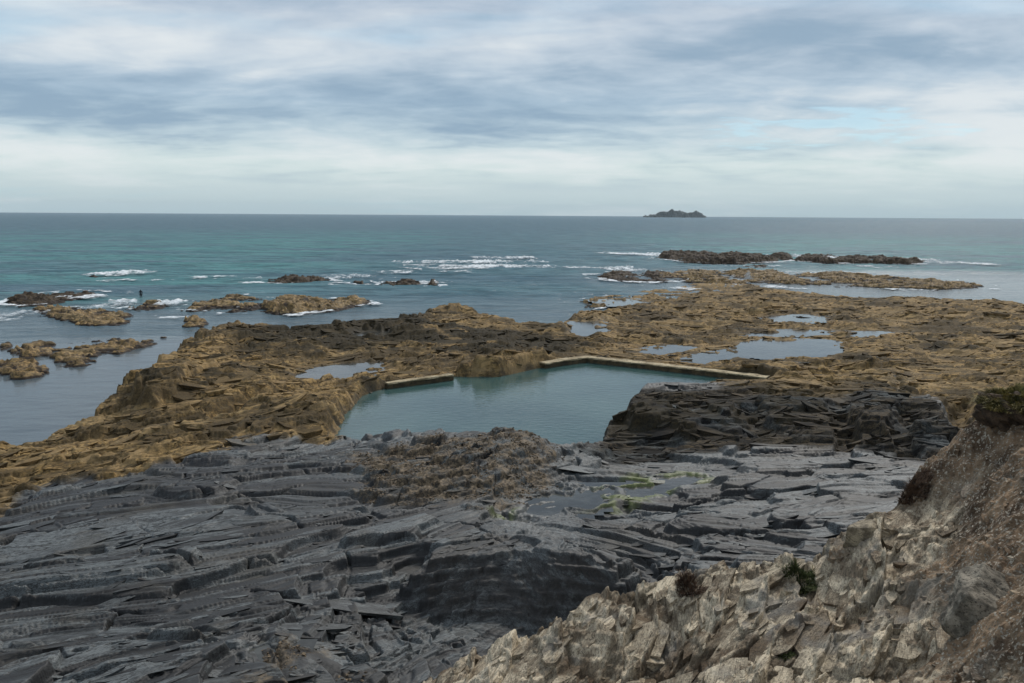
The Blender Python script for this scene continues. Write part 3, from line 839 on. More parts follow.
def sheet(name, poly, z, mat, grow=1.2, step=.6):
    poly = np.array(poly); c = poly.mean(0)
    lo = poly.min(0) - grow - 1; hi = poly.max(0) + grow + 1
    nx = max(4, int((hi[0] - lo[0]) / step)); ny = max(4, int((hi[1] - lo[1]) / step))
    gx, gy = np.meshgrid(np.linspace(lo[0], hi[0], nx), np.linspace(lo[1], hi[1], ny))
    gx = gx.astype(f32); gy = gy.astype(f32)
    d = sdf(poly, gx.ravel(), gy.ravel())
    F_ = grid_faces(ny, nx)
    k = d[F_].max(1) > -grow
    V = np.stack([gx.ravel(), gy.ravel(), np.full(gx.size, z, f32)], -1)
    u, inv = np.unique(F_[k], return_inverse=True)
    return tag(mesh_from(name, V[u], inv.reshape(-1, 4), mat), kind='structure')
sheet('pool_water', POOL, ZP, pool_m, .9)
for p, z in puddles:
    sheet('puddle_water', p, z, pud_m, .7, .4)

# ------------------------------------------------------------------ rocks standing in the sea
ROCK_OUTLINES = []
def sea_rock(label, pix, hmax, dark, phi=10, cap=3.0, cells=(3., 1.5), name='sea_rock', rough=1.0, pk=None):
    poly = np.array([at(px, py, 0) for px, py in pix]); pc = poly.mean(0); poly = pc + (poly - pc) * (1.14 if dark else 1.24)
    lo = poly.min(0) - 3; hi = poly.max(0) + 3
    L = max(hi - lo)
    nx = int(np.clip((hi[0] - lo[0]) / .16, 40, 520)); ny = int(np.clip((hi[1] - lo[1]) / .16, 40, 420))
    gx, gy = np.meshgrid(np.linspace(lo[0], hi[0], nx), np.linspace(lo[1], hi[1], ny))
    x = gx.astype(f32).ravel(); y = gy.astype(f32).ravel()
    n1 = fbm(x / 4, y / 6, 4, 300); n2 = fbm(x / 1.1, y / 1.4, 4, 310); n0 = fbm(x / 9., y / 14., 2, 320)
    d = sdf(poly, x + n1 * .8 + n2 * .3, y + n1 * 1.2 + n2 * .5, 8)
    prof = sstep(-.6, cap, d)
    g = -.6 + (hmax * .62 + .6) * prof * np.clip(.72 + n0 * .55 + n1 * .35, .2, 1.15) + n2 * .22 * rough * sstep(-.5, .8, d)
    if pk is not None:
        q = at(*pk[:2], 0); g = g + pk[2] * np.exp(-((x - q[0]) / pk[3]) ** 2 - ((y - q[1]) / (pk[3] * 2)) ** 2)
    al, ac = bedding(x, y, math.radians(phi), 330)
    h, _ = strata(g, al, ac, .55, .10, cells[0], cells[1], 340, .8, .3, .1)
    h, _ = strata(h * .7 + g * .3, al, ac, .2, .1, 1.4, .6, 345, 1., .3, .05)
    h = np.where(d < -1.2, -1.2, np.maximum(h, -1.2)) 
    V = np.stack([x, y, h], -1)
    F_ = grid_faces(ny, nx)
    k = h[F_].max(1) > -1.15
    F_ = F_[k]
    u, inv = np.unique(F_, return_inverse=True)
    V = V[u]; F_ = inv.reshape(-1, 4)
    # close underneath
    V = np.concatenate([V, V * [1, 1, 0] + [0, 0, -1.6]]); n = len(u)
    c = V[:n].mean(0); c[2] = 0
    F2 = F_[:, ::-1] + n
    e = np.concatenate([F_[:, [0, 1]], F_[:, [1, 2]], F_[:, [2, 3]], F_[:, [3, 0]]])
    key = e.min(1).astype(np.int64) * n * 2 + e.max(1)
    _, idx, cnt = np.unique(key, return_index=True, return_counts=True)
    b = e[idx[cnt == 1]]
    side = np.stack([b[:, 1], b[:, 0], b[:, 0] + n, b[:, 1] + n], -1)
    ROCK_OUTLINES.append((poly, dark))
    o = mesh_from(name, V - c, np.concatenate([F_, F2, side]), dark_m if dark else ochre_m)
    o.location = c
    tag(o, label, 'rock')
    return o

sea_rock('dark red-brown reef rock at far left with surf breaking along its near side', [(4,304),(22,306),(48,304),(72,300),(100,296),(99,292),(70,292),(40,296),(14,299)], 1.5, True, 20, 2.5)
sea_rock('flat ochre rock just in front of the white surf line at left', [(36,314),(58,319),(85,325),(104,327),(128,323),(136,319),(152,317),(120,311),(75,309),(45,310)], 1.3, False, -10, 2.2)
sea_rock('small rounded ochre rock just in front of the person standing in the surf', [(132,309),(148,311),(166,308),(166,304),(150,303),(136,305)], 1.2, False, 0, 2.0)
sea_rock('long low brown rock lying across the calm inlet at left', [(24,350),(38,357),(62,358),(58,364),(82,365),(108,362),(128,353),(152,346),(152,339),(120,340),(80,343),(45,344)], 1.1, False, 15, 2.0)
sea_rock('squat square-ended brown rock at the left picture edge in calm water', [(-40,372),(0,374),(18,379),(42,375),(43,368),(30,365),(-40,362)], 1.3, False, 10, .8)
sea_rock('tiny flat rock off the right tip of the long low brown rock', [(154,341),(172,340),(176,337),(158,336)], .5, False, 0, 1.)
sea_rock('low brown rock cut off by the left picture edge, above the square-ended one', [(-40,352),(2,350),(9,346),(4,343),(-40,342)], .8, False, 0, 1.)
sea_rock('pale ochre shelf rock left of the peaked islet, with flat foreshore', [(190,309),(225,312),(258,309),(270,305),(270,300),(245,297),(215,299),(192,304)], 1.1, False, 5, 3.)
sea_rock('peaked ochre islet beyond the weedy ridge, its long tail to the right', [(268,310),(300,313),(338,309),(366,304),(362,301),(330,300),(295,299),(272,303)], 1.6, False, 5, 2.5, pk=(306,304,1.0,5.))
sea_rock('small round ochre rock beside the left tip of the headland', [(186,327),(205,328),(210,322),(200,318),(188,320)], 1.0, False, 0, 1.4)
sea_rock('long dark weedy rock left of the white breakers', [(262,283),(285,284),(312,282),(331,281),(328,279),(295,279),(265,280)], 1.7, True, 5, 2.2)
sea_rock('dark rock in the breakers nearest the long dark weedy rock', [(347,284),(362,285),(374,284),(372,281),(350,281)], 1.3, True, 5, 2.)
sea_rock('dark rock with a low right tail in the middle of the breakers', [(376,286),(395,287),(412,286),(424,285),(414,282),(382,283)], 1.5, True, 5, 2.)
sea_rock('small dark stub rock at the right end of the breaker rocks', [(424,287),(441,287),(442,283),(428,283)], 1.5, True, 0, 2.)
sea_rock('tiny black rock awash beside the teal water surf patch', [(88,278),(100,278),(101,276),(90,276)], .9, True, 0, 1.5)
sea_rock('tiny black rock awash left of the long dark weedy rock', [(204,278),(216,279),(217,277),(206,277)], .7, True, 0, 1.5)
sea_rock('long dark outer reef below the distant island', [(660,258),(690,262),(735,263),(768,262),(791,260),(788,257),(740,256),(690,255),(665,256)], 2.6, True, 3, 4., pk=(676,257,1.2,4.))
sea_rock('dark tapering outer reef right of the one below the island', [(797,261),(830,263),(870,263),(905,264),(928,262),(900,260),(860,258),(820,257),(800,258)], 2.4, True, 3, 4.)
sea_rock('small dark rock awash between outer reef and long ochre bar', [(742,267),(768,268),(770,265),(748,265)], .9, True, 3, 2.)
sea_rock('brown reef point with surf on its left end, left of the long ochre bar', [(594,276),(618,281),(650,282),(684,281),(690,275),(660,272),(620,272)], 1.3, True, 5, 3.)
sea_rock('long flat ochre rock bar behind the reef channel', [(672,277),(700,282),(740,284),(790,284),(850,287),(920,289),(962,287),(950,282),(900,279),(840,276),(770,273),(700,272)], 1.5, False, 2, 5.)
sea_rock('low ochre spit in the shallows left of the main reef', [(576,303),(600,308),(628,306),(645,300),(625,296),(592,298)], .8, False, 5, 2.5)

# ------------------------------------------------------------------ distant island
def island():
    D = 6500.
    c = np.array(at(674, 216.9, 0)); c = c / np.linalg.norm(c) * D
    px_m = D / F * 1.03
    xs = np.linspace(-34, 34, 260); ys = np.linspace(-16, 16, 90)
    gx, gy = np.meshgrid(xs, ys)
    x = gx.astype(f32).ravel(); y = gy.astype(f32).ravel()
    prof = np.interp(x, [-30,-27,-22,-18,-13,-6,-1,4,9,13,17,20,22,25,28,30], [0,.6,1.2,2.6,4.6,5.6,6.6,5.6,4.6,3.9,4.8,5.6,5.6,3.2,1.,0])
    n = fbm(x / 5, y / 5, 5, 400, .6)
    h = prof * (1 - sstep(3, 14, np.abs(y + n * 2))) + n * 1.5 * (prof > .3) - .3
    V = np.stack([x * px_m, y * px_m, h * px_m], -1)
    o = mesh_from('island', V, grid_faces(90, 260), isl_m)
    o.location = (c[0], c[1], 0); o.rotation_euler = (0, 0, -math.atan2(c[0], c[1]))
    tag(o, 'small humped rocky island alone on the horizon', 'island')
island()

# ------------------------------------------------------------------ pool walls
def wall(label, pts, w, top, bottom):
    pts = [np.array(p) for p in pts]
    root = empty('pool_wall', (*pts[0], bottom))
    P2 = []
    for a, b in zip(pts[:-1], pts[1:]):
        n = max(2, int(np.linalg.norm(b - a) / .12))
        P2 += [a + (b - a) * k / n for k in range(n)]
    P2.append(pts[-1]); P2 = np.array(P2)
    T = np.gradient(P2, axis=0)
    k = 25
    if len(T) > 2 * k:
        T = np.stack([np.convolve(np.pad(T[:, i], k, mode='edge'), np.ones(2 * k + 1) / (2 * k + 1), 'valid') for i in (0, 1)], -1)
    T /= np.linalg.norm(T, axis=1)[:, None]
    Nn = np.stack([-T[:, 1], T[:, 0]], -1)
    def sweep(name, prof, mat, amp, seed):
        rows = []
        s = np.arange(len(P2)) * .12
        for i, (o, z) in enumerate(prof):
            jo = amp * fbm(s * .9 + i * 3.1, s * 0 + i * .7, 4, seed); jz = amp * .8 * fbm(s * .7 + i * 1.3, s * 0 + 5 + i * .6, 4, seed + 9)
            rows.append(np.c_[P2 + Nn * (o + jo)[:, None], z + jz])
        V = np.stack(rows, 1).reshape(-1, 3) - np.array([*pts[0], bottom])
        n, m = len(P2), len(prof)
        i = np.arange(n * m).reshape(n, m)
        F_ = np.stack([i[:-1], np.roll(i, -1, 1)[:-1], np.roll(i, -1, 1)[1:], i[1:]], -1).reshape(-1, 4)
        for ring in (i[0][::-1], i[-1]):
            F_ = np.concatenate([F_, np.stack([ring[:1].repeat(m // 2 - 1), ring[1:-2:2][:m // 2 - 1], ring[2:-1:2][:m // 2 - 1], ring[3::2][:m // 2 - 1]], -1)])
        mesh_from(name, V, F_, mat, False, parent=root)
    h = w / 2
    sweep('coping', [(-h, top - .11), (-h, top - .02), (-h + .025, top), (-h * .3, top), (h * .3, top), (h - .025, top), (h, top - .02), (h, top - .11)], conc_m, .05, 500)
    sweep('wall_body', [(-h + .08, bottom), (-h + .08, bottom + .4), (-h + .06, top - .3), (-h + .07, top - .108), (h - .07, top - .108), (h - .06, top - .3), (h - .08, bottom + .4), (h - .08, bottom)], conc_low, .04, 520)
    tag(root, label, 'wall')
WT = 1.38
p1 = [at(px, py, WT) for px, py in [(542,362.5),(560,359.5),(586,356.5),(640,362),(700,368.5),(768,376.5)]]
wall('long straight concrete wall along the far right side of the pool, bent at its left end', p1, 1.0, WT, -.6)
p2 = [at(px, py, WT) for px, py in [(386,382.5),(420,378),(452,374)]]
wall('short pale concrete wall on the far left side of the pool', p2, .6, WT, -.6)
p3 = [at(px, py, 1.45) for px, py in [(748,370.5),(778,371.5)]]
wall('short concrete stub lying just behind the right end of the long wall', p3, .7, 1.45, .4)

# ------------------------------------------------------------------ surf
def foam():
    Vs, Fs, Cs = [], [], []; n0 = 0
    def patch(x0, y0, x1, y1, wpx, hh, thr, seed, crest=0.):
        nonlocal n0
        a = at(x0, y0, 0); b = at(x1, y1, 0); m = (a + b) / 2
        ym = (y0 + y1) / 2; xm = (x0 + x1) / 2
        wd = np.linalg.norm(at(xm, ym - wpx / 2, 0) - at(xm, ym + wpx / 2, 0))
        L = np.linalg.norm(b - a); t = (b - a) / L; nr = np.array([-t[1], t[0]])
        nx = int(np.clip(L / .18, 10, 420)); ny = int(np.clip(wd / .25, 8, 160))
        s, q = np.meshgrid(np.linspace(-.08, 1.08, nx), np.linspace(-.7, .7, ny))
        s = s.ravel(); q = q.ravel()
        x = a[0] + t[0] * s * L + nr[0] * q * wd; y = a[1] + t[1] * s * L + nr[1] * q * wd
        x = x.astype(f32); y = y.astype(f32)
        n = fbm(x / 2.2, y / 5., 5, seed, .65) * .8 + fbm(x / 14., y / 40., 2, seed + 1) * .9; bend = pn(s * 3, s * 0, seed + 2) * .25
        env = sstep(0, .14, s + .08) * sstep(0, .14, 1.08 - s) * (1 - (np.abs(q + bend) / .7) ** 2)
        v = n * .8 + env * 1.15 - thr - .10
        z = .16 + .38 * hh * np.clip(v, 0, 1) * (.4 + np.abs(fbm(x / 1.1, y / 1.5, 3, seed + 5)) * 1.2) + crest * np.clip(.6 + n, 0, 1.4) * np.exp(-((q + bend) / .16) ** 2) * env
        F_ = grid_faces(ny, nx)
        k = v[F_].min(1) > 0
        if not k.any(): return
        u, inv = np.unique(F_[k], return_inverse=True)
        Vs.append(np.stack([x, y, z], -1)[u]); Fs.append(inv.reshape(-1, 4) + n0); Cs.append(np.clip(v[u] * .8, 0, 1)); n0 += len(u)
    P = [(-20,317,60,312,5,.5,.42),(50,311,132,305,3.5,.45,.48),(108,304,138,303,3,.5,.45),(158,304,182,304,4,.6,.4),(-20,321,40,318,4,.2,.75),
         (97,276,150,271,3,.5,.4),(60,299,102,296,4,.4,.5),(98,282,130,280,2,.2,.6),(150,281,178,280,2,.2,.7),
         (222,280,262,279,4,.5,.5),(331,279,372,276,5,.6,.35),(372,272,470,271,4,.35,.55),(395,263,545,262,3,.8,.35),(440,268,552,267,3,.7,.38),(470,258,535,258,2.5,.5,.5),(400,267,520,266,6,.2,.75),
         (424,284,442,283,3,.8,.3),(340,283,376,283,3,.3,.6),(478,286,492,286,3,.3,.6),(560,268,600,269,3,.3,.75),
         (636,256,664,255,5,.8,.35),(786,258,799,257,5,1.4,.25),(885,261,930,260,3,.8,.4),(925,263,990,264,3,.3,.6),(600,270,634,269,4,.7,.35),
         (740,277,755,277,4,.5,.4),(765,286,800,290,3,.25,.4),(690,276,735,276,4,.2,.7),(572,294,612,297,4,.25,.62),(930,288,985,290,4,.2,.8),
         (700,285,760,280,3,.2,.6),(150,317,180,319,4,.15,.8),(845,266,900,268,3,.2,.7),(500,300,560,305,5,.12,.85),(640,286,700,290,3,.15,.6)]
    for i, p in enumerate(P):
        patch(*p, 600 + i * 3, .30 if p[5] > .4 else .05)
    for i, (poly, dark) in enumerate(ROCK_OUTLINES):
        if poly[:, 1].mean() < 118: continue
        lo = poly.min(0) - 6; hi = poly.max(0) + 6
        gx, gy = np.meshgrid(np.arange(lo[0], hi[0], .25), np.arange(lo[1], hi[1], .4))
        x = gx.astype(f32).ravel(); y = gy.astype(f32).ravel()
        d = sdf(poly, x, y, 8)
        n = fbm(x / 1.6, y / 2.5, 4, 820 + i, .6) * .7 + fbm(x / 8, y / 8, 2, 860 + i) * 1.0
        v = n + .55 * np.exp(-(np.maximum(-d, 0) / 2.2)) - (.42 if dark else .78)
        v = np.where(d > 1.0, -1, v) * np.clip(1.2 - np.maximum(-d, 0) / 5, 0, 1)
        z = .14 + .12 * np.clip(v, 0, 1) + 0 * x
        F_ = grid_faces(*gx.shape); k = v[F_].min(1) > .01
        if not k.any(): continue
        u, inv = np.unique(F_[k], return_inverse=True)
        Vs.append(np.stack([x, y, z], -1)[u]); Fs.append(inv.reshape(-1, 4) + n0); Cs.append(np.clip(v[u] * 1.6, 0, .9)); n0 += len(u)
    # spray thrown up where waves hit rock
    g = np.random.default_rng(3)
    for px, py, w, h, n in [(748,281,1.2,2.4,1400),(126,305,1.5,1.0,350),(792,258,2.0,2.2,400),(652,256,3.,1.6,400),(628,269,2.,1.2,250),(905,262,5.,1.6,300),(433,284,1.2,1.,250),(165,305,1.5,.9,250),(500,263,9.,1.2,300),(352,277,3.,1.,250)]:
        c = at(px, py, 0)
        hz = g.random(n) ** 1.5
        p = np.c_[c[0] + g.normal(0, w * .45, n) * (1 - hz * .75), c[1] + g.normal(0, w * .4, n), hz * h * np.exp(-np.abs(g.normal(0, .3, n)))]
        sz = g.uniform(.04, .14, n)[:, None] * (1.3 - hz[:, None] * .7)
        d = g.normal(size=(4, n, 3)); d /= np.linalg.norm(d, axis=2)[..., None]
        Vs.append((p[None] + d * sz).transpose(1, 0, 2).reshape(-1, 3))
        b = np.arange(n)[:, None] * 4 + n0
        Fs.append(b + [0, 1, 2, 3]); Cs.append(np.full(4 * n, .8)); n0 += 4 * n
    tag(mesh_from('surf_foam', np.concatenate(Vs), np.concatenate(Fs), foam_m, attrs={'cover': ('FLOAT', np.concatenate(Cs))}), kind='stuff')
foam()

# ------------------------------------------------------------------ boulders, plants, scree, bather
import bmesh
soil_m = make_simple('turf_soil', (.030, .020, .013), (.095, .062, .038), 6., .95, .03, c3=(.018, .013, .009))
pale_m = make_simple('pale_boulder', (.11, .09, .062), (.36, .30, .205), 3.5, .85, .05, c3=(.09, .07, .05))
grey_m = make_simple('grey_boulder', (.085, .074, .056), (.27, .235, .18), 4., .9, .06, c3=(.045, .036, .028))
chip_m = make_simple('stone_chips', (.085, .068, .048), (.40, .345, .265), 9., .9, .01, detail=2)
shin_m = make_simple('rusty_shingle', (.050, .037, .025), (.21, .155, .098), 5., .9, .01, detail=2)
green_m = make_simple('grass_blade', (.075, .075, .022), (.30, .24, .085), 7., .8, .0, detail=2)
dry_m = make_simple('dry_stems', (.045, .026, .017), (.125, .075, .045), 9., .9, .0, detail=2)
moss_m = make_simple('moss', (.026, .036, .010), (.075, .085, .026), 9., .9, .0, detail=2)

def boulder(label, px, py, size, mat, seed, sink=.3, rot=0., squash=(1, 1, .75), cat='boulder'):
    bm = bmesh.new(); bmesh.ops.create_icosphere(bm, subdivisions=6, radius=1.0)
    co = np.array([v.co[:] for v in bm.verts], f32)
    g = np.random.default_rng(seed)
    d = np.full(len(co), 9., f32)
    for k in range(16):   # facets
        n = g.normal(size=3); n /= np.linalg.norm(n)
        dd = g.uniform(.50, .86) / np.maximum(co @ n, .05)
        d = np.minimum(d, dd)
    d = np.minimum(d, 1.05)
    q = co * d[:, None]
    n = fbm(q[:, 0] * 2 + q[:, 2], q[:, 1] * 2 - q[:, 2] * 1.3, 5, seed + 700) * .08 + fbm(q[:, 0] * 9 + q[:, 2] * 5, q[:, 1] * 9 - q[:, 2] * 6, 3, seed + 720) * .02
    q = q * (1 + n)[:, None] * np.array(squash) * size
    for v, c in zip(bm.verts, q): v.co = c
    me = bpy.data.meshes.new('boulder'); bm.to_mesh(me); bm.free()
    me.polygons.foreach_set('use_smooth', np.ones(len(me.polygons), bool))
    me.materials.append(mat)
    o = bpy.data.objects.new('boulder', me); col.objects.link(o)
    p = hit(px, py)
    o.location = (p[0], p[1], p[2] + size * squash[2] * (1 - 2 * sink) * .5); o.rotation_euler = (g.uniform(-.2, .2), g.uniform(-.2, .2), rot)
    return tag(o, label, cat)
boulder('tan angular boulder standing up on the edge of the pale cliff rock', 862, 538, .50, pale_m, 1, .40, .4, (1.25, .8, .75))
boulder('large rounded grey lump of rock set in brown soil at lower right', 985, 602, .70, grey_m, 2, .6, .2, (1.1, .9, .8))

def tuft(name, label, cat, px, py, rad, n, lmin, lmax, mat, seed, lean=.5, base=None, h0=0., flat=1.):
    g = np.random.default_rng(seed)
    p = hit(px, py)
    root = empty(name, tuple(p))
    if base is not None:
        bm = bmesh.new(); bmesh.ops.create_icosphere(bm, subdivisions=5, radius=1.0)
        for v in bm.verts:
            c = v.co; k = 1 + .32 * float(fbm(np.array([c.x * 2 + c.z]), np.array([c.y * 2 - c.z]), 4, seed + 800)[0])
            v.co = (c.x * rad * k, c.y * rad * flat * k, c.z * h0 * k)
        me = bpy.data.meshes.new('turf_base'); bm.to_mesh(me); bm.free(); me.materials.append(base)
        me.polygons.foreach_set('use_smooth', np.ones(len(me.polygons), bool))
        o = bpy.data.objects.new('turf_base', me); col.objects.link(o); o.parent = root
    Vv, Ff = [], []
    a = g.uniform(0, 2 * np.pi, n); r = np.sqrt(g.random(n)) * .98
    clump = fbm(np.cos(a) * r * 3 + seed, np.sin(a) * r * 3, 3, seed + 810)
    L = g.uniform(lmin, lmax, n) * np.clip(1 + clump * 1.3, .25, 2.0)
    for k in range(n):
        x0, y0 = math.cos(a[k]) * r[k] * rad, math.sin(a[k]) * r[k] * rad * flat
        z0 = (h0 * math.sqrt(max(0, 1 - r[k] ** 2)) if base is not None else rad * .35 * (1 - r[k] ** 2)) - .03
        if base is None: z0 += ground_at(p[0] + x0, p[1] + y0) - p[2]
        da = a[k] + g.normal(0, .8); ln = lean * (.3 + r[k]) * g.uniform(.5, 1.5)
        dx, dy = math.cos(da) * ln, math.sin(da) * ln
        w = g.uniform(.006, .013); wx, wy = -math.sin(da + .7) * w, math.cos(da + .7) * w
        b = len(Vv)
        for q, (f, ww) in enumerate(((0, 1), (.4, .9), (.75, .6), (1, .12))):
            zz = z0 + L[k] * (f - .45 * ln * f * f)
            cx, cy = x0 + dx * L[k] * f ** 1.6, y0 + dy * L[k] * f ** 1.6
            Vv += [(cx - wx * ww, cy - wy * ww, zz), (cx + wx * ww, cy + wy * ww, zz)]
        for q in range(3): Ff.append((b + 2 * q, b + 2 * q + 1, b + 2 * q + 3, b + 2 * q + 2))
    mesh_from('blades' if base is not None or 'grass' in name else 'foliage', np.array(Vv), np.array(Ff), mat, parent=root)
    return tag(root, label, cat)
tuft('grass_tuft', 'green and yellow grass tuft capping the overhanging turf at the right edge', 'grass tuft', 1016, 411, .74, 9000, .05, .15, green_m, 21, .9, soil_m, .40, .9)
tuft('moss_cushion', 'small dark green moss cushion on the pale streaked cliff rock', 'moss', 785, 656, .12, 900, .02, .06, moss_m, 22, .8)
tuft('heath_plant', 'dark reddish heath plant on the rim between the grass tuft and the tan boulder', 'plant', 914, 494, .30, 1300, .05, .15, dry_m, 23, .7)
tuft('dry_plant', 'dry red-brown plant on the rim nearest the dark block in the gully', 'plant', 690, 584, .30, 1200, .05, .16, dry_m, 24, .7)
tuft('dry_plant', 'olive-brown plant on the rim between the dry red-brown plant and the tan boulder', 'plant', 798, 584, .34, 1300, .05, .15, moss_m, 25, .7)

def chips(name, n, pick, smin, smax, mat, seed):
    g = np.random.default_rng(seed)
    idx = pick(g, n)
    P = V[idx]
    n = len(P)
    s = smin * (smax / smin) ** (g.random(n) ** 2.2)
    base = np.array([(-1,-1,-1),(1,-1,-1),(1,1,-1),(-1,1,-1),(-1,-1,1),(1,-1,1),(1,1,1),(-1,1,1)], f32)
    q = base[None] * np.array([1, .75, .45]) * s[:, None, None] * g.uniform(.55, 1.2, (n, 8, 1)) + g.normal(0, .18, (n, 8, 3)) * s[:, None, None]
    A = np.linalg.qr(g.normal(size=(n, 3, 3)))[0]
    tilt = np.where(np.arange(n)[:, None, None] % 3 == 0, A, 0)
    yaw = g.uniform(0, 6.28, n); R = np.zeros((n, 3, 3)); R[:, 0, 0] = np.cos(yaw); R[:, 0, 1] = -np.sin(yaw); R[:, 1, 0] = np.sin(yaw); R[:, 1, 1] = np.cos(yaw); R[:, 2, 2] = 1
    R = np.where(np.arange(n)[:, None, None] % 3 == 0, A, R)
    q = np.einsum('nij,nkj->nki', R, q) + P[:, None] + np.array([0, 0, 1]) * (s * .25)[:, None, None]
    F6 = np.array([(0,3,2,1),(4,5,6,7),(0,1,5,4),(1,2,6,5),(2,3,7,6),(3,0,4,7)])
    Ff = (np.arange(n)[:, None, None] * 8 + F6[None]).reshape(-1, 4)
    tag(mesh_from(name, q.reshape(-1, 3), Ff, mat, False), kind='stuff')
def weighted(w):
    # thin out where grid points crowd together
    rad = np.repeat(rr, NC)
    w = w * AREA
    cs = np.cumsum(w); 
    return lambda g, n: np.unique(np.searchsorted(cs, g.random(n) * cs[-1]))
chipn = fbm(X / 1.1, Y / 1.1, 3, 900)
rad = np.hypot(X, Y)
chips('scree', 5000, weighted(ISC * (rad > 8) * (.12 + .88 * ZA[:, 3]) * sstep(-.1, .6, chipn)), .010, .075, chip_m, 31)
chips('shingle', 6000, weighted((~ISC) * np.clip(ZB[:, 2], 0, 1) * (Zt > 1.2) * sstep(-.3, .5, chipn)),   .015, .06, shin_m, 32)

def bather(px, py):
    p = at(px, py, 0)
    root = empty('person', (p[0], p[1], -.45))
    J = [((0, 0, .95), .135), ((0, .0, 1.18), .125), ((0, 0, 1.38), .15), ((0, -.01, 1.50), .062), ((0, -.02, 1.60), .085), ((0, -.02, 1.70), .088)]
    E = [(0, 1), (1, 2), (2, 3), (3, 4), (4, 5)]
    for sgn in (-1, 1):
        b = len(J)
        J += [((sgn * .10, 0, .86), .10), ((sgn * .12, -.02, .48), .062), ((sgn * .13, .02, .09), .042), ((sgn * .13, -.13, .04), .035)]
        E += [(0, b), (b, b + 1), (b + 1, b + 2), (b + 2, b + 3)]
        b = len(J)
        J += [((sgn * .19, 0, 1.41), .066), ((sgn * .25, .02, 1.12), .042), ((sgn * .23, -.10, .88), .032), ((sgn * .22, -.14, .79), .028)]
        E += [(2, b), (b, b + 1), (b + 1, b + 2), (b + 2, b + 3)]
    me = bpy.data.meshes.new('person'); me.from_pydata([j[0] for j in J], E, [])
    o = bpy.data.objects.new('body', me); col.objects.link(o); o.parent = root
    mo = o.modifiers.new('skin', 'SKIN'); mo.use_smooth_shade = True
    for k, (c, r) in enumerate(J):
        me.skin_vertices[0].data[k].radius = (r, r * (.75 if k < 3 else 1))
        me.skin_vertices[0].data[k].use_root = (k == 0)
    ss = o.modifiers.new('sub', 'SUBSURF'); ss.levels = 2; ss.render_levels = 2
    suit = make_simple('wetsuit', (.010, .011, .013), (.018, .019, .022), 6., .55, .01)
    me.materials.append(suit)
    root.rotation_euler = (0, 0, .4)
    tag(root, 'person in a dark wetsuit standing in the surf behind the small rounded ochre rock', 'person')
bather(141, 297)

# ------------------------------------------------------------------ sea air
def haze():
    L, b, tp = 12400., -3., 140.
    Vv = np.array([(x, y, z) for z in (b, tp) for x, y in ((-L, -60), (L, -60), (L, L), (-L, L))], f32)
    Ff = np.array([(0,3,2,1),(4,5,6,7),(0,1,5,4),(1,2,6,5),(2,3,7,6),(3,0,4,7)])
    t = NT('sea_air')
    v = t.n('ShaderNodeVolumePrincipled'); v.inputs['Density'].default_value = HAZE; v.inputs['Color'].default_value = (.74, .88, .97, 1)
    t.t.links.new(v.outputs[0], t.out.inputs['Volume'])
    tag(mesh_from('haze', Vv, Ff, t.m, False), kind='stuff')
HAZE = 3.5e-5
if HAZE: haze()

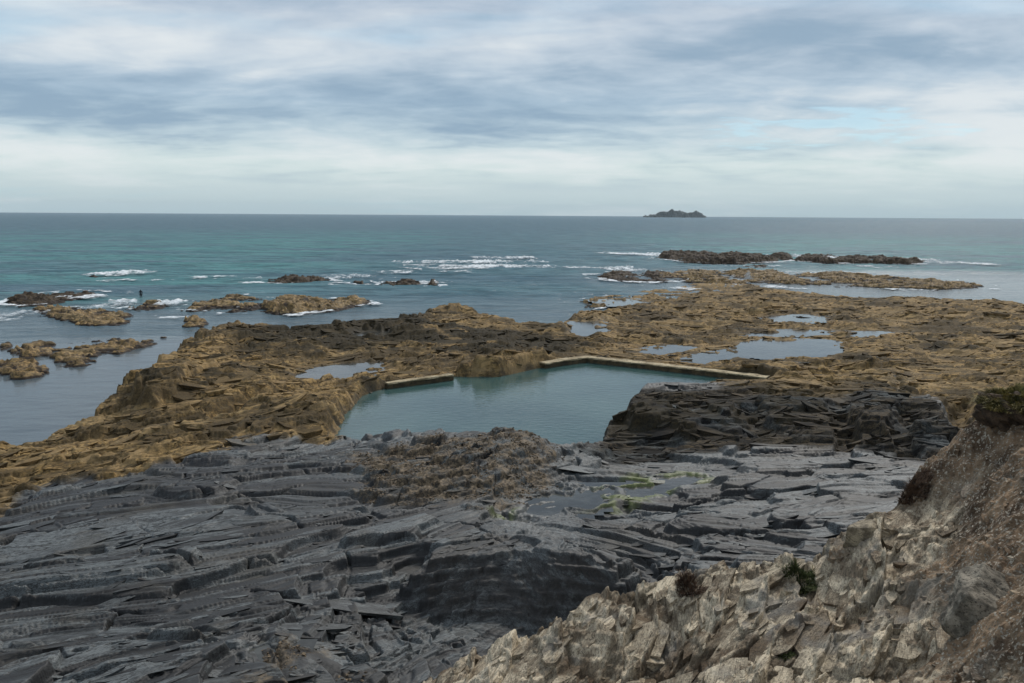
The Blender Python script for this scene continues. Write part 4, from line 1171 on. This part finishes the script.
# ------------------------------------------------------------------ world
SUN_EL, SUN_AZ = math.radians(42), math.radians(28)   # azimuth from +Y towards +X
def lin(r, g, b): 
    f = lambda c: ((c / 255 + .055) / 1.055) ** 2.4 if c > 10 else c / 3294.6
    return (f(r), f(g), f(b))
def world():
    w = bpy.data.worlds.new("World"); scene.world = w; w.use_nodes = True
    nt = w.node_tree; nt.nodes.clear()
    t = NT.__new__(NT); t.t = nt
    out = nt.nodes.new('ShaderNodeOutputWorld'); bg = nt.nodes.new('ShaderNodeBackground')
    nt.links.new(bg.outputs[0], out.inputs[0]); bg.inputs[1].default_value = .1
    sky = nt.nodes.new('ShaderNodeTexSky'); sky.sky_type = 'NISHITA'; sky.sun_disc = False
    sky.sun_elevation = SUN_EL; sky.sun_rotation = SUN_AZ
    G = nt.nodes.new('ShaderNodeTexCoord').outputs['Generated']
    s = nt.nodes.new('ShaderNodeSeparateXYZ'); nt.links.new(G, s.inputs[0])
    z = t.math('MAXIMUM', s.outputs[2], 0.0)
    den = t.math('ADD', z, .12)
    u = t.math('DIVIDE', s.outputs[0], den); v = t.math('DIVIDE', s.outputs[1], den)
    def comb(a, b, c=0.):
        nd = nt.nodes.new('ShaderNodeCombineXYZ'); t.set(nd.inputs[0], a); t.set(nd.inputs[1], b); t.set(nd.inputs[2], c); return nd.outputs[0]
    P = comb(t.math('MULTIPLY', u, .95), t.math('MULTIPLY', v, .75), 4.7)
    big = t.noise(P, .75, 6, .52, .5)
    P2 = comb(t.math('MULTIPLY', u, 2.0), t.math('MULTIPLY', v, 3.0), 3.)
    fine = t.noise(P2, 1.1, 7, .58, .3)
    P3 = comb(t.math('MULTIPLY', u, .45), t.math('MULTIPLY', v, 1.0), 9.)
    gapn = t.noise(P3, .55, 5, .5, .2)
    # deck tone with elevation: cream band low, slate blue higher
    cr = nt.nodes.new('ShaderNodeValToRGB'); t.set(cr.inputs[0], t.math('MULTIPLY', z, 3.6))
    stops = [(0, (166,184,189)), (.10, (182,196,198)), (.20, (190,204,204)), (.30, (174,191,199)), (.45, (156,176,192)), (.62, (174,187,199)), (.85, (164,177,192)), (1., (156,169,187))]
    el = cr.color_ramp.elements
    while len(el) < len(stops): el.new(.5)
    for e, (p, c) in zip(el, stops): e.position = p; e.color = (*lin(*c), 1)
    k = t.math('ADD', t.math('MULTIPLY', big, .66), t.math('MULTIPLY', fine, .34))
    # a heavier blue-grey bank up to the right, a paler sheet to the left
    az_ = t.math('ARCTAN2', s.outputs[0], s.outputs[1])
    def bank(a, w, e, h, amt):
        p = t.math('DIVIDE', t.math('SUBTRACT', az_, a), w); q = t.math('DIVIDE', t.math('SUBTRACT', z, e), h)
        r = t.math('ADD', t.math('MULTIPLY', p, p), t.math('MULTIPLY', q, q))
        return t.math('MULTIPLY', t.math('POWER', 2.718, t.math('MULTIPLY', r, -1.)), amt)
    k = t.math('ADD', k, bank(.34, .24, .180, .032, -.10))
    k = t.math('ADD', k, bank(-.34, .26, .122, .018, .02))
    k = t.math('ADD', k, bank(-.30, .36, .165, .032, .08))
    k = t.math('ADD', k, bank(.0, .9, .055, .022, .06))
    k = t.math('ADD', k, bank(-.45, .22, .225, .022, -.09))
    k = t.math('ADD', k, bank(.55, .16, .125, .020, .10))
    hi = t.ramp(z, .015, .07)
    dark = t.math('MULTIPLY', t.ramp(k, .53, .36), hi)
    brt = t.math('MULTIPLY', t.ramp(k, .48, .66), t.math('ADD', .35, t.math('MULTIPLY', hi, .65)))
    c = t.mix(t.math('MULTIPLY', dark, .85), cr.outputs[0], lin(126,150,171))
    c = t.mix(t.math('MULTIPLY', brt, .75), c, lin(212,216,217))
    c = t.mix(1., c, (10, 10, 10), 'MULTIPLY')
    # the one clear blue break low on the right, ragged by the cloud noise
    az_ = t.math('ARCTAN2', s.outputs[0], s.outputs[1])
    ga = t.math('DIVIDE', t.math('SUBTRACT', az_, .355), .13); ge = t.math('DIVIDE', t.math('SUBTRACT', z, .094), .016)
    gd = t.math('ADD', t.math('MULTIPLY', ga, ga), t.math('MULTIPLY', ge, ge))
    g2 = t.ramp(t.math('ADD', gd, t.math('MULTIPLY', t.math('SUBTRACT', fine, .5), 9.)), 1.0, .0)
    gap = t.math('MULTIPLY', t.math('MAXIMUM', t.ramp(gapn, .60, .70), g2), .55)
    blue = t.mix(.65, sky.outputs[0], tuple(10 * q for q in lin(128,186,212)))
    c = t.mix(gap, c, blue)
    # sky overhead and behind: plain bright overcast
    nt.links.new(c, bg.inputs[0])
world()
sd = bpy.data.lights.new('sun', 'SUN'); sd.energy = 2.0; sd.angle = math.radians(14); sd.color = (1, .95, .88)
so = bpy.data.objects.new('sun', sd); col.objects.link(so)
from mathutils import Vector
dv = Vector((math.sin(SUN_AZ) * math.cos(SUN_EL), math.cos(SUN_AZ) * math.cos(SUN_EL), math.sin(SUN_EL)))
so.rotation_euler = dv.to_track_quat('Z', 'Y').to_euler()

vs = scene.view_settings
scene.display_settings.display_device = 'sRGB'
vs.view_transform = 'Standard'; vs.look = 'None'; vs.exposure = .35; vs.gamma = 1; vs.use_curve_mapping = False
scene.cycles.max_bounces = 6; scene.cycles.diffuse_bounces = 3
scene.cycles.use_denoising = True
